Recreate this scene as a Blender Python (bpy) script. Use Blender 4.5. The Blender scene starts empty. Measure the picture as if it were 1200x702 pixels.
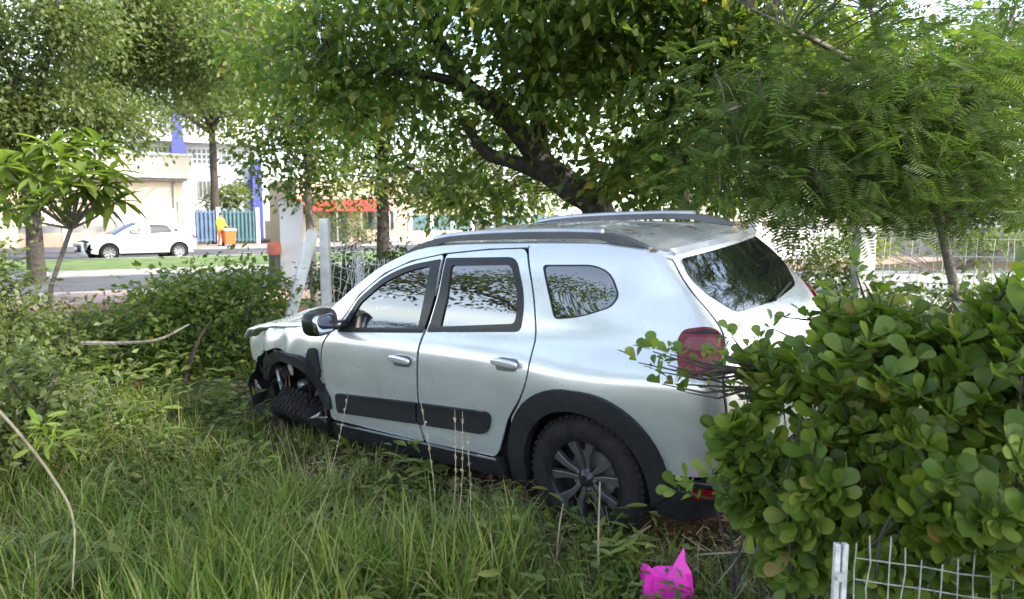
import bpy, bmesh, math, random
import numpy as np
from mathutils import Vector, Matrix, Euler
from mathutils.geometry import delaunay_2d_cdt

rng = np.random.default_rng(11)
random.seed(5)
R = math.radians
scene = bpy.context.scene
C = scene.collection

# ---------------------------------------------------------------- camera
FPX, CAMZ, PITCH = 879.0, 1.65, math.atan(96/879.0)
cam_data = bpy.data.cameras.new('camera')
cam = bpy.data.objects.new('camera', cam_data); C.objects.link(cam)
cam.location = (0, 0, CAMZ); cam.rotation_euler = (math.pi/2 - PITCH, 0, 0)
cam_data.sensor_width = 36; cam_data.lens = FPX/1200*36
cam_data.dof.use_dof = True; cam_data.dof.focus_distance = 4.6; cam_data.dof.aperture_fstop = 2.8
cam_data.clip_start = .05; cam_data.clip_end = 2000
scene.camera = cam

# ---------------------------------------------------------------- sky and sun
SUN_AZ, SUN_EL = R(112), R(38)          # azimuth clockwise from +Y (the viewing direction)
world = bpy.data.worlds.new('World'); scene.world = world; world.use_nodes = True
wn = world.node_tree; bg = wn.nodes['Background']
sky = wn.nodes.new('ShaderNodeTexSky'); sky.sky_type = 'NISHITA'; sky.sun_disc = False
sky.sun_elevation = SUN_EL; sky.sun_rotation = SUN_AZ
sky.air_density = 1.0; sky.dust_density = 1.2; sky.ozone_density = 1.0
# thin bright cloud over most of the sky: the blue is whitened where cloud lies, its brightness kept
bw = wn.nodes.new('ShaderNodeRGBToBW'); wn.links.new(sky.outputs[0], bw.inputs[0])
tintn = wn.nodes.new('ShaderNodeMix'); tintn.data_type = 'RGBA'; tintn.blend_type = 'MULTIPLY'; tintn.inputs['Factor'].default_value = 1
wn.links.new(bw.outputs[0], tintn.inputs['A']); tintn.inputs['B'].default_value = (1.0, 1.02, 1.05, 1)
tcs = wn.nodes.new('ShaderNodeTexCoord'); cn = wn.nodes.new('ShaderNodeTexNoise'); cn.inputs['Scale'].default_value = 2.6; cn.inputs['Detail'].default_value = 7
wn.links.new(tcs.outputs['Generated'], cn.inputs['Vector'])
cr = wn.nodes.new('ShaderNodeMapRange'); cr.inputs[1].default_value = .32; cr.inputs[2].default_value = .52; cr.inputs[3].default_value = .0; cr.inputs[4].default_value = .5
wn.links.new(cn.outputs['Fac'], cr.inputs[0])
skm = wn.nodes.new('ShaderNodeMix'); skm.data_type = 'RGBA'
wn.links.new(cr.outputs[0], skm.inputs['Factor']); wn.links.new(sky.outputs[0], skm.inputs['A']); wn.links.new(tintn.outputs['Result'], skm.inputs['B'])
wn.links.new(skm.outputs['Result'], bg.inputs[0]); bg.inputs[1].default_value = .15
sun_data = bpy.data.lights.new('sun', 'SUN'); sun_data.energy = 2.0; sun_data.angle = R(1.5)
sun_data.color = (1, .93, .80)
sun = bpy.data.objects.new('sun', sun_data); C.objects.link(sun)
sdir = Vector((math.sin(SUN_AZ)*math.cos(SUN_EL), math.cos(SUN_AZ)*math.cos(SUN_EL), math.sin(SUN_EL)))
sun.rotation_euler = sdir.to_track_quat('Z', 'Y').to_euler()
sun.location = sdir*60

scene.render.engine = 'CYCLES'
vs = scene.view_settings
vs.view_transform = 'Standard'; vs.look = 'None'; vs.gamma = 1; vs.use_curve_mapping = False
vs.exposure = 2.5
scene.cycles.use_denoising = True
scene.cycles.max_bounces = 8; scene.cycles.diffuse_bounces = 5; scene.cycles.glossy_bounces = 3
scene.cycles.transmission_bounces = 4; scene.cycles.transparent_max_bounces = 8
scene.cycles.sample_clamp_indirect = 6

# ---------------------------------------------------------------- helpers
def at(u, v, d):
    """world point seen at photo pixel (u, v) of the 1200 x 702 frame, d metres ahead of the camera"""
    cx, cz = (u-600)/FPX, (351-v)/FPX
    c, s = math.cos(PITCH), math.sin(PITCH)
    fy, fz = c + cz*s, -s + cz*c
    k = d/fy
    return Vector((cx*k, d, CAMZ + fz*k))
def ground_at(u, v, z=0.0):
    cx, cz = (u-600)/FPX, (351-v)/FPX
    c, s = math.cos(PITCH), math.sin(PITCH)
    fy, fz = c + cz*s, -s + cz*c
    k = (z-CAMZ)/fz
    return Vector((cx*k, fy*k, z))

def tag(o, label=None, cat=None, group=None, kind=None):
    if label: o['label'] = label
    if cat: o['category'] = cat
    if group: o['group'] = group
    if kind: o['kind'] = kind
    return o
def empty(name, loc=(0, 0, 0), rz=0, parent=None):
    o = bpy.data.objects.new(name, None); C.objects.link(o)
    o.location = loc; o.rotation_euler = (0, 0, rz); o.empty_display_size = .1
    if parent: o.parent = parent
    return o
def link(name, me, mat=None, parent=None):
    o = bpy.data.objects.new(name, me); C.objects.link(o)
    if mat is not None and not me.materials: me.materials.append(mat)
    if parent: o.parent = parent
    return o
def mesh_np(name, V, F, smooth=False):
    """fast mesh from numpy verts and a face array (n x 3 or n x 4)"""
    me = bpy.data.meshes.new(name)
    V = np.ascontiguousarray(V, np.float32); F = np.ascontiguousarray(F, np.int32)
    me.vertices.add(len(V)); me.vertices.foreach_set('co', V.ravel())
    k = F.shape[1]
    me.loops.add(F.size); me.loops.foreach_set('vertex_index', F.ravel())
    me.polygons.add(len(F)); me.polygons.foreach_set('loop_start', np.arange(0, F.size, k, dtype=np.int32))
    try: me.polygons.foreach_set('loop_total', np.full(len(F), k, np.int32))
    except Exception: pass
    me.polygons.foreach_set('use_smooth', np.full(len(F), smooth, bool))
    me.update(calc_edges=True)
    return me
class MB:
    """collects boxes, prisms and tubes; build() links ONE mesh object"""
    def __init__(s): s.v = []; s.f = []
    def add(s, vs, fs):
        n = len(s.v); s.v += [tuple(map(float, p)) for p in vs]; s.f += [tuple(i+n for i in f) for f in fs]; return s
    def box(s, c, d, rz=0, rot=None):
        x, y, z = d[0]/2, d[1]/2, d[2]/2
        m = rot if rot is not None else Matrix.Rotation(rz, 3, 'Z')
        P = [Vector(c) + m @ Vector(p) for p in ((-x,-y,-z),(x,-y,-z),(x,y,-z),(-x,y,-z),(-x,-y,z),(x,-y,z),(x,y,z),(-x,y,z))]
        return s.add(P, [(3,2,1,0),(4,5,6,7),(0,1,5,4),(1,2,6,5),(2,3,7,6),(3,0,4,7)])
    def prism(s, pts, d0, d1, axis='y'):
        """closed outline pts (p, q) extruded along an axis between d0 and d1"""
        n = len(pts)
        def w(p, q, d): return {'y': (p, d, q), 'z': (p, q, d), 'x': (d, p, q)}[axis]
        return s.add([w(p, q, d0) for p, q in pts] + [w(p, q, d1) for p, q in pts],
                     [tuple(range(n))[::-1], tuple(range(n, 2*n))] + [(i, (i+1) % n, n+(i+1) % n, n+i) for i in range(n)])
    def tube(s, path, rad, n=8, cap=True):
        path = [Vector(p) for p in path]; m = len(path)
        if not hasattr(rad, '__len__'): rad = [rad]*m
        b = len(s.v); ref = None
        for i, p in enumerate(path):
            t = (path[min(i+1, m-1)] - path[max(i-1, 0)])
            t = t.normalized() if t.length > 1e-9 else Vector((0, 0, 1))
            if ref is None: ref = t.orthogonal().normalized()
            ref = (ref - t*ref.dot(t))
            ref = ref.normalized() if ref.length > 1e-6 else t.orthogonal().normalized()
            bi = t.cross(ref)
            for k in range(n):
                a = 2*math.pi*k/n
                q = p + (ref*math.cos(a) + bi*math.sin(a))*rad[i]
                s.v.append((q.x, q.y, q.z))
        for i in range(m-1):
            for k in range(n):
                a, c = b+i*n+k, b+i*n+(k+1) % n
                s.f.append((a, c, c+n, a+n))
        if cap:
            s.f.append(tuple(b+k for k in range(n))[::-1]); s.f.append(tuple(b+(m-1)*n+k for k in range(n)))
        return s
    def lathe(s, prof, c=(0, 0, 0), axis='y', n=32, closed=False):
        """profile (radius, height) spun round an axis"""
        b = len(s.v); m = len(prof)
        for r, h in prof:
            for k in range(n):
                a = 2*math.pi*k/n; p, q = r*math.cos(a), r*math.sin(a)
                w = {'y': (p, h, q), 'z': (p, q, h), 'x': (h, p, q)}[axis]
                s.v.append((w[0]+c[0], w[1]+c[1], w[2]+c[2]))
        for i in range(m if closed else m-1):
            j = (i+1) % m
            for k in range(n):
                s.f.append((b+i*n+k, b+i*n+(k+1) % n, b+j*n+(k+1) % n, b+j*n+k))
        return s
    def build(s, name, mat, parent=None, smooth=False, bevel=0, loc=None, angle=35):
        me = bpy.data.meshes.new(name); me.from_pydata(s.v, [], s.f); me.update()
        bm = bmesh.new(); bm.from_mesh(me)
        bmesh.ops.recalc_face_normals(bm, faces=bm.faces); bm.to_mesh(me); bm.free()
        o = link(name, me, mat, parent)
        if loc is not None: o.location = loc
        if bevel:
            b = o.modifiers.new('edge', 'BEVEL'); b.width = bevel; b.segments = 2; b.limit_method = 'ANGLE'; b.angle_limit = R(40)
        if smooth:
            me.polygons.foreach_set('use_smooth', np.ones(len(me.polygons), bool))
            me.set_sharp_from_angle(angle=R(angle))
        return o
def copy_tree(o, parent=None):
    c = o.copy(); C.objects.link(c); c.parent = parent
    for ch in list(o.children): copy_tree(ch, c)
    return c

# ---------------------------------------------------------------- materials
MAT = {}
def mat(name, col, rough=.6, metal=0., var=.12, scale=6., bump=0., bscale=40., coat=0., spec=.5, ior=None, col2=None, detail=6):
    m = bpy.data.materials.new(name); m.use_nodes = True; nt = m.node_tree; b = nt.nodes['Principled BSDF']
    b.inputs['Roughness'].default_value = rough; b.inputs['Metallic'].default_value = metal
    b.inputs['Coat Weight'].default_value = coat; b.inputs['Coat Roughness'].default_value = .04
    b.inputs['Specular IOR Level'].default_value = spec
    if ior: b.inputs['IOR'].default_value = ior
    tc = nt.nodes.new('ShaderNodeTexCoord')
    nz = nt.nodes.new('ShaderNodeTexNoise'); nz.inputs['Scale'].default_value = scale; nz.inputs['Detail'].default_value = detail
    nt.links.new(tc.outputs['Object'], nz.inputs['Vector'])
    rp = nt.nodes.new('ShaderNodeValToRGB')
    c0 = [max(0, c*(1-var)) for c in col]; c1 = list(col2) if col2 else [min(1, c*(1+var)) for c in col]
    rp.color_ramp.elements[0].position = .32; rp.color_ramp.elements[1].position = .68
    rp.color_ramp.elements[0].color = (*c0, 1); rp.color_ramp.elements[1].color = (*c1, 1)
    nt.links.new(nz.outputs['Fac'], rp.inputs['Fac']); nt.links.new(rp.outputs['Color'], b.inputs['Base Color'])
    if bump:
        n2 = nt.nodes.new('ShaderNodeTexNoise'); n2.inputs['Scale'].default_value = bscale; n2.inputs['Detail'].default_value = 5
        nt.links.new(tc.outputs['Object'], n2.inputs['Vector'])
        bp = nt.nodes.new('ShaderNodeBump'); bp.inputs['Strength'].default_value = min(1, bump); bp.inputs['Distance'].default_value = .02
        nt.links.new(n2.outputs['Fac'], bp.inputs['Height']); nt.links.new(bp.outputs['Normal'], b.inputs['Normal'])
    MAT[name] = m
    return m
def leaf_mat(name, cols, rough=.45, trans=.35, tint=(1.1, 1.15, .55), spec=.4, rare=None):
    """each leaf (mesh island) takes its own colour from the list; thin leaves let light through"""
    m = bpy.data.materials.new(name); m.use_nodes = True; nt = m.node_tree
    b = nt.nodes['Principled BSDF']; out = nt.nodes['Material Output']
    b.inputs['Roughness'].default_value = rough; b.inputs['Specular IOR Level'].default_value = spec
    g = nt.nodes.new('ShaderNodeNewGeometry'); oi = nt.nodes.new('ShaderNodeObjectInfo')
    ad = nt.nodes.new('ShaderNodeMath'); ad.operation = 'ADD'; fr = nt.nodes.new('ShaderNodeMath'); fr.operation = 'FRACT'
    nt.links.new(g.outputs['Random Per Island'], ad.inputs[0]); nt.links.new(oi.outputs['Random'], ad.inputs[1])
    nt.links.new(ad.outputs[0], fr.inputs[0])
    rp = nt.nodes.new('ShaderNodeValToRGB'); e = rp.color_ramp.elements
    while len(e) < len(cols): e.new(.5)
    for i, c in enumerate(cols):
        e[i].position = i/max(1, len(cols)-1) if rare is None else (i/(len(cols)-2)*(1-rare) if i < len(cols)-1 else 1)
        e[i].color = (*c, 1)
    nt.links.new(fr.outputs[0], rp.inputs['Fac']); nt.links.new(rp.outputs['Color'], b.inputs['Base Color'])
    tr = nt.nodes.new('ShaderNodeBsdfTranslucent'); mu = nt.nodes.new('ShaderNodeMix'); mu.data_type = 'RGBA'; mu.blend_type = 'MULTIPLY'
    mu.inputs['Factor'].default_value = 1; nt.links.new(rp.outputs['Color'], mu.inputs['A']); mu.inputs['B'].default_value = (*[t*1.3 for t in tint], 1)
    nt.links.new(mu.outputs['Result'], tr.inputs['Color'])
    mx = nt.nodes.new('ShaderNodeMixShader'); mx.inputs[0].default_value = trans
    nt.links.new(b.outputs[0], mx.inputs[1]); nt.links.new(tr.outputs[0], mx.inputs[2]); nt.links.new(mx.outputs[0], out.inputs['Surface'])
    MAT[name] = m
    return m
def glass_mat(name, tintc, ior=1.6, rough=.01, clear=.5):
    """tinted pane: Fresnel reflection over a see-through tint mixed with a dark film"""
    m = bpy.data.materials.new(name); m.use_nodes = True; nt = m.node_tree; out = nt.nodes['Material Output']
    nt.nodes.remove(nt.nodes['Principled BSDF'])
    gl = nt.nodes.new('ShaderNodeBsdfGlossy'); gl.inputs['Roughness'].default_value = rough
    tp = nt.nodes.new('ShaderNodeBsdfTransparent'); tp.inputs['Color'].default_value = (*tintc, 1)
    df = nt.nodes.new('ShaderNodeBsdfDiffuse'); df.inputs['Color'].default_value = (.012, .013, .015, 1)
    m1 = nt.nodes.new('ShaderNodeMixShader'); m1.inputs[0].default_value = clear
    nt.links.new(df.outputs[0], m1.inputs[1]); nt.links.new(tp.outputs[0], m1.inputs[2])
    fr = nt.nodes.new('ShaderNodeFresnel'); fr.inputs['IOR'].default_value = ior
    m2 = nt.nodes.new('ShaderNodeMixShader'); nt.links.new(fr.outputs[0], m2.inputs[0])
    nt.links.new(m1.outputs[0], m2.inputs[1]); nt.links.new(gl.outputs[0], m2.inputs[2])
    nt.links.new(m2.outputs[0], out.inputs['Surface'])
    MAT[name] = m
    return m

mat('silver_paint', (.59, .605, .625), .27, .60, var=.03, scale=2, coat=1.)
def add_dirt(m, dust=(.20, .16, .11)):
    """dried splashes and dust specks over the paint"""
    nt = m.node_tree; b = nt.nodes['Principled BSDF']; src = b.inputs['Base Color'].links[0].from_socket
    tc = nt.nodes.new('ShaderNodeTexCoord')
    a = nt.nodes.new('ShaderNodeTexNoise'); a.inputs['Scale'].default_value = 3.5; a.inputs['Detail'].default_value = 4; a.inputs['Roughness'].default_value = .5
    nt.links.new(tc.outputs['Object'], a.inputs['Vector'])
    r = nt.nodes.new('ShaderNodeMapRange'); r.inputs[1].default_value = .52; r.inputs[2].default_value = .80; r.inputs[4].default_value = .25
    nt.links.new(a.outputs['Fac'], r.inputs[0])
    mx = nt.nodes.new('ShaderNodeMix'); mx.data_type = 'RGBA'; nt.links.new(r.outputs[0], mx.inputs['Factor']); nt.links.new(src, mx.inputs['A']); mx.inputs['B'].default_value = (*dust, 1)
    nt.links.new(mx.outputs['Result'], b.inputs['Base Color'])
    q = nt.nodes.new('ShaderNodeMapRange'); q.inputs[1].default_value = .3; q.inputs[2].default_value = .75; q.inputs[3].default_value = b.inputs['Roughness'].default_value*.85; q.inputs[4].default_value = .32
    nt.links.new(a.outputs['Fac'], q.inputs[0]); nt.links.new(q.outputs[0], b.inputs['Roughness'])
    q2 = nt.nodes.new('ShaderNodeMapRange'); q2.inputs[1].default_value = .35; q2.inputs[2].default_value = .7; q2.inputs[3].default_value = .03; q2.inputs[4].default_value = .10
    nt.links.new(a.outputs['Fac'], q2.inputs[0]); nt.links.new(q2.outputs[0], b.inputs['Coat Roughness'])
add_dirt(MAT['silver_paint'])
mat('black_plastic', (.012, .0125, .014), .6, var=.25, scale=25, bump=.15, bscale=300, spec=.25)
mat('gloss_black', (.010, .010, .011), .3, spec=.35)
mat('rubber', (.011, .011, .012), .8, var=.3, scale=14, bump=.2, bscale=90, col2=(.020, .018, .016), spec=.2)
mat('rim_silver', (.34, .34, .35), .36, .85, var=.1, scale=12)
mat('rim_graphite', (.15, .15, .155), .38, .8, var=.1, scale=12)
mat('rim_black', (.02, .02, .022), .3, .3)
mat('rail_grey', (.10, .105, .115), .38, .4)
mat('rail_silver', (.42, .43, .46), .35, .7)
mat('red_lens', (.13, .004, .006), .25, coat=.2, spec=.35, var=.3, scale=14)
mat('pink_lens', (.17, .035, .04), .2, coat=.3, spec=.35, var=.2, scale=10)
mat('clear_lens', (.55, .56, .58), .1, .3, coat=1.)
mat('steel', (.28, .27, .26), .45, .8, var=.4, scale=10)
mat('rust', (.16, .08, .04), .8, var=.5, scale=16)
mat('interior', (.014, .014, .015), .9, var=.3, spec=.1)
mat('white_paint', (.80, .80, .80), .22, var=.02, coat=.8)
mat('plate', (.62, .63, .64), .5)
mat('mirror_glass', (.55, .57, .6), .03, 1.)
glass_mat('tinted_glass', (.10, .105, .11), 2.8, clear=.45)
glass_mat('dark_pane', (.1, .1, .1), 1.5, clear=.1)
glass_mat('clear_tint', (.50, .52, .52), 2.5, clear=.8)
# ---------------------------------------------------------------- car body surface
def lerp_tab(tab):
    xs = np.array([t[0] for t in tab], float); ys = np.array([t[1] for t in tab], float)
    # monotone-ish cubic (Catmull) interpolation on a table
    m = np.gradient(ys, xs)
    def f(x):
        x = np.clip(np.asarray(x, float), xs[0], xs[-1])
        i = np.clip(np.searchsorted(xs, x) - 1, 0, len(xs) - 2)
        h = xs[i+1] - xs[i]; t = (x - xs[i]) / h
        return ((1+2*t)*(1-t)**2*ys[i] + t*(1-t)**2*h*m[i] + t*t*(3-2*t)*ys[i+1] + t*t*(t-1)*h*m[i+1])
    return f

class Body:
    """x rearward from the front axle, y half width (mirrored), z up from the tyre contact."""
    def __init__(s, w, xr, xf, rr, rf, bumps=(), taper=None, rear_crown=.05, front_crown=.10):
        s.w0, s.xr, s.xf, s.rr, s.rf = map(lerp_tab, (w, xr, xf, rr, rf))
        s.bumps = bumps; s.taper = taper; s.rc = rear_crown; s.fc = front_crown
    def w(s, x, z):
        y = s.w0(z)
        for (bx, bz, sx, sz, h) in s.bumps:
            y = y + h*np.exp(-((x-bx)/sx)**2 - ((z-bz)/sz)**2)
        if s.taper: y = y - s.taper(x, z)
        return y
    def side(s, a, z):
        a = np.asarray(a, float); z = np.asarray(z, float)
        xr, rr, xf, rf = s.xr(z), s.rr(z), s.xf(z), s.rf(z)
        x0 = xr - rr; x1 = xf + rf
        xx = np.clip(a, x1, x0)
        w = s.w(xx, z)
        ph = np.clip((a-x0)/rr, 0, math.pi/2); pf = np.clip((x1-a)/rf, 0, math.pi/2)
        over = np.maximum(a-x0-rr*math.pi/2, 0); overf = np.maximum(x1-a-rf*math.pi/2, 0)
        x = xx + rr*np.sin(ph) - rf*np.sin(pf)
        y = w - rr*(1-np.cos(ph)) - rf*(1-np.cos(pf)) - over - overf
        return np.stack([x, y, z + 0*a], -1)
    def rear(s, y, z):
        y = np.asarray(y, float); z = np.asarray(z, float)
        xr, rr = s.xr(z), s.rr(z); w = s.w(xr-rr, z); ya = np.abs(y)
        yc = w - rr
        flat = np.clip(ya, 0, yc)
        t = np.clip((ya-yc)/rr, 0, .999)
        x = xr - rr*(1-np.sqrt(1-t*t)) + s.rc*(1-(flat/yc)**2)*.6
        return np.stack([x, y, z + 0*y], -1)
    def front(s, y, z):
        y = np.asarray(y, float); z = np.asarray(z, float)
        xf, rf = s.xf(z), s.rf(z); w = s.w(xf+rf, z); ya = np.abs(y)
        yc = w - rf
        flat = np.clip(ya, 0, yc)
        t = np.clip((ya-yc)/rf, 0, .999)
        x = xf + rf*(1-np.sqrt(1-t*t)) - s.fc*(1-(flat/yc)**2)*.6
        return np.stack([x, y, z + 0*y], -1)

SUV = Body(
    w=[(.15,.80),(.25,.825),(.36,.845),(.46,.852),(.6,.858),(.75,.862),(.86,.862),(.94,.852),(1.0,.828),(1.06,.795),(1.2,.755),(1.33,.712),(1.43,.672),(1.5,.636),(1.55,.602),(1.6,.56)],
    xr=[(.15,3.30),(.3,3.36),(.42,3.43),(.6,3.46),(.75,3.45),(.9,3.43),(1.0,3.415),(1.1,3.385),(1.2,3.325),(1.3,3.245),(1.4,3.15),(1.5,3.055),(1.6,2.96)],
    xf=[(.15,-.70),(.3,-.77),(.5,-.82),(.7,-.80),(.85,-.74),(.95,-.66),(1.0,-.6),(1.6,-.5)],
    rr=[(.15,.22),(.6,.24),(.9,.22),(1.05,.18),(1.2,.14),(1.3,.12),(1.6,.10)],
    rf=[(.15,.34),(.9,.34),(1.6,.34)],
    bumps=[(2.67,.80,.42,.22,.035),(.0,.80,.45,.22,.03),(1.3,.55,.9,.10,-.012)],
    taper=lambda x, z: .085*np.clip((x-2.1)/1.1, 0, 1)**2*np.clip((z-.95)/.35, 0, 1) + .05*np.clip((.2-x)/.9, 0, 1)**2)
# ---------------------------------------------------------------- panels laid on the body surface
def fillet(pts, r=.02, n=4):
    """round the corners of a closed outline; a point may carry its own radius"""
    out = []; m = len(pts)
    for i in range(m):
        p = np.array(pts[i][:2], float); rr = pts[i][2] if len(pts[i]) > 2 else r
        a = np.array(pts[i-1][:2], float); b = np.array(pts[(i+1) % m][:2], float)
        la, lb = np.linalg.norm(a-p), np.linalg.norm(b-p)
        k = min(rr, la*.48, lb*.48)
        if k < 1e-4: out.append(p); continue
        p0, p1 = p+(a-p)/la*k, p+(b-p)/lb*k
        for j in range(n+1):
            t = j/n; out.append((1-t)**2*p0 + 2*t*(1-t)*p + t*t*p1)
    return np.array(out)
def densify(P, step):
    out = []
    for i in range(len(P)):
        a, b = P[i], P[(i+1) % len(P)]
        k = max(1, int(np.linalg.norm(b-a)/step + .5))
        for j in range(k): out.append(a + (b-a)*j/k)
    return np.array(out)
def inside(P, poly):
    x, y = P[:, 0], P[:, 1]; c = np.zeros(len(P), bool); j = len(poly)-1
    for i in range(len(poly)):
        xi, yi = poly[i]; xj, yj = poly[j]
        if yi != yj:
            c ^= ((yi > y) != (yj > y)) & (x < (xj-xi)*(y-yi)/(yj-yi)+xi)
        j = i
    return c
def seg_dist(P, poly):
    d = np.full(len(P), 1e9)
    for i in range(len(poly)):
        a, b = poly[i], poly[(i+1) % len(poly)]; ab = b-a
        t = np.clip(((P-a)@ab)/max(ab@ab, 1e-12), 0, 1)
        d = np.minimum(d, np.linalg.norm(P-(a+t[:, None]*ab), axis=1))
    return d
def surf_normal(f, p, q, out):
    e = 1e-3
    n = np.cross(f(p+e, q)-f(p-e, q), f(p, q+e)-f(p, q-e))
    n /= np.maximum(np.linalg.norm(n, axis=1), 1e-12)[:, None]
    o = out(f(p, q))
    s = np.sign((n*o).sum(1)); s[s == 0] = 1
    return n*s[:, None]
def side_out(P): return np.stack([P[:, 0]*0, np.ones(len(P)), P[:, 0]*0+.2], 1)
def rear_out(P): return np.stack([np.ones(len(P)), 0*P[:, 0], 0*P[:, 0]+.2], 1)
def front_out(P): return np.stack([-np.ones(len(P)), 0*P[:, 0], 0*P[:, 0]+.2], 1)
def top_out(P): return np.stack([0*P[:, 0], 0*P[:, 0], np.ones(len(P))], 1)
def panel(name, f, outline, material, parent, holes=(), off=0., flange=.014, step=.05, out=side_out, mirror=1, warp=None, edge=.004):
    """a sheet of the body: outline (p, q) on the surface map f, edges turned in by flange. mirror=-1 gives the right side"""
    loops = [densify(np.array(l, float), step) for l in [outline, *holes]]
    lo, hi = loops[0].min(0), loops[0].max(0)
    gx, gy = np.meshgrid(np.arange(lo[0]+step/2, hi[0], step), np.arange(lo[1]+step/2, hi[1], step))
    G = np.stack([gx.ravel(), gy.ravel()], 1)
    if len(G):
        k = inside(G, loops[0])
        for l in loops[1:]: k &= ~inside(G, l)
        for l in loops: k &= seg_dist(G, l) > step*.4
        G = G[k]
    V = []; E = []
    for l in loops:
        n = len(V); V += [Vector(p) for p in l]; E += [(n+i, n+(i+1) % len(l)) for i in range(len(l))]
    V += [Vector(p) for p in G]
    r = delaunay_2d_cdt(V, E, [], 0, 1e-6)
    P2 = np.array([tuple(v) for v in r[0]]); T = np.array([t for t in r[2] if len(t) == 3])
    cen = P2[T].mean(1); k = inside(cen, loops[0])
    for l in loops[1:]: k &= ~inside(cen, l)
    T = T[k]
    S = f(P2[:, 0], P2[:, 1]); N = surf_normal(f, P2[:, 0], P2[:, 1], out)
    X = S + N*off
    if warp is not None: X = warp(X)
    # keep winding along the normals
    fn = np.cross(X[T[:, 1]]-X[T[:, 0]], X[T[:, 2]]-X[T[:, 0]])
    flip = (fn*N[T[:, 0]]).sum(1) < 0
    T[flip] = T[flip][:, ::-1]
    verts = [X]; faces = [T]; nrm = [N]; base = len(X)
    if flange:
        # boundary edges: used once
        ed = {}
        for t in T:
            for a, b in ((t[0], t[1]), (t[1], t[2]), (t[2], t[0])): ed[(a, b)] = 1
        bd = [(a, b) for (a, b) in ed if (b, a) not in ed]
        used = sorted({i for e in bd for i in e}); ix = {v: i for i, v in enumerate(used)}
        u = np.array(used)
        inner = X[u] - N[u]*flange
        verts += [X[u], inner]; k = len(u)
        on = np.zeros((k, 3))
        q = []
        for a, b in bd:
            A, B = base+ix[a], base+ix[b]
            q.append((A, A+k, B+k)); q.append((A, B+k, B))
            d = X[b]-X[a]; nn = np.cross(d, N[a]); on[ix[a]] += nn; on[ix[b]] += nn
        on /= np.maximum(np.linalg.norm(on, axis=1), 1e-9)[:, None]
        faces.append(np.array(q)); nrm += [on, on]
    V = np.concatenate(verts); F = np.concatenate(faces); N = np.concatenate(nrm)
    V = V*np.array([1, -mirror, 1]); N = N*np.array([1, -mirror, 1])
    if mirror == 1: F = F[:, ::-1]
    me = mesh_np(name, V, F, True)
    if warp is None: me.normals_split_custom_set_from_vertices([tuple(n) for n in N])
    return link(name, me, MAT[material] if isinstance(material, str) else material, parent)
def arc(cx, cz, r, a0, a1, n=20, sq=0.):
    o = []
    for i in range(n+1):
        a = R(a0+(a1-a0)*i/n); c, s = math.cos(a), math.sin(a)
        k = 1+sq*(abs(math.sin(2*a)))
        o.append((cx+r*k*c, cz+r*k*s, 0))
    return o
def ruled(name, left, bulge, material, parent, n=14, depth=.012, warp=None):
    """sheet between a left edge curve (x, y, z) and its mirror image, crowned by bulge(x)"""
    left = np.array(left); m = len(left); V = []
    ts = np.linspace(-1, 1, n+1)
    for p in left:
        for t in ts: V.append((p[0], p[1]*t, p[2] + bulge(p[0])*(1-t*t)))
    V = np.array(V)
    if warp is not None: V = warp(V)
    V = V*np.array([1, -1, 1])
    F = np.array([(i*(n+1)+j, i*(n+1)+j+1, (i+1)*(n+1)+j+1, (i+1)*(n+1)+j) for i in range(m-1) for j in range(n)])
    me = mesh_np(name, V, F, True)
    bm = bmesh.new(); bm.from_mesh(me); bmesh.ops.recalc_face_normals(bm, faces=bm.faces); bm.to_mesh(me); bm.free()
    o = link(name, me, MAT[material], parent)
    sd = o.modifiers.new('thick', 'SOLIDIFY'); sd.thickness = depth; sd.offset = -1
    return o
def spline(pts, n=8):
    """open Catmull-Rom through the points"""
    P = np.array(pts, float); P = np.vstack([2*P[0]-P[1], P, 2*P[-1]-P[-2]]); out = []
    for i in range(1, len(P)-2):
        for k in range(n):
            t = k/n
            out.append(.5*((2*P[i]) + (-P[i-1]+P[i+1])*t + (2*P[i-1]-5*P[i]+4*P[i+1]-P[i+2])*t*t + (-P[i-1]+3*P[i]-3*P[i+1]+P[i+2])*t**3))
    out.append(P[-2]); return np.array(out)
def noise3(P, s, seed=0):
    """cheap smooth pseudo noise, three channels"""
    r = np.random.default_rng(seed); o = np.zeros_like(P)
    for k in range(5):
        w = r.normal(size=(3, 3))*s*(1+.6*k); ph = r.uniform(0, 6.28, 3)
        o += np.sin(P@w + ph)/(1+.6*k)
    return o/2.2

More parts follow.
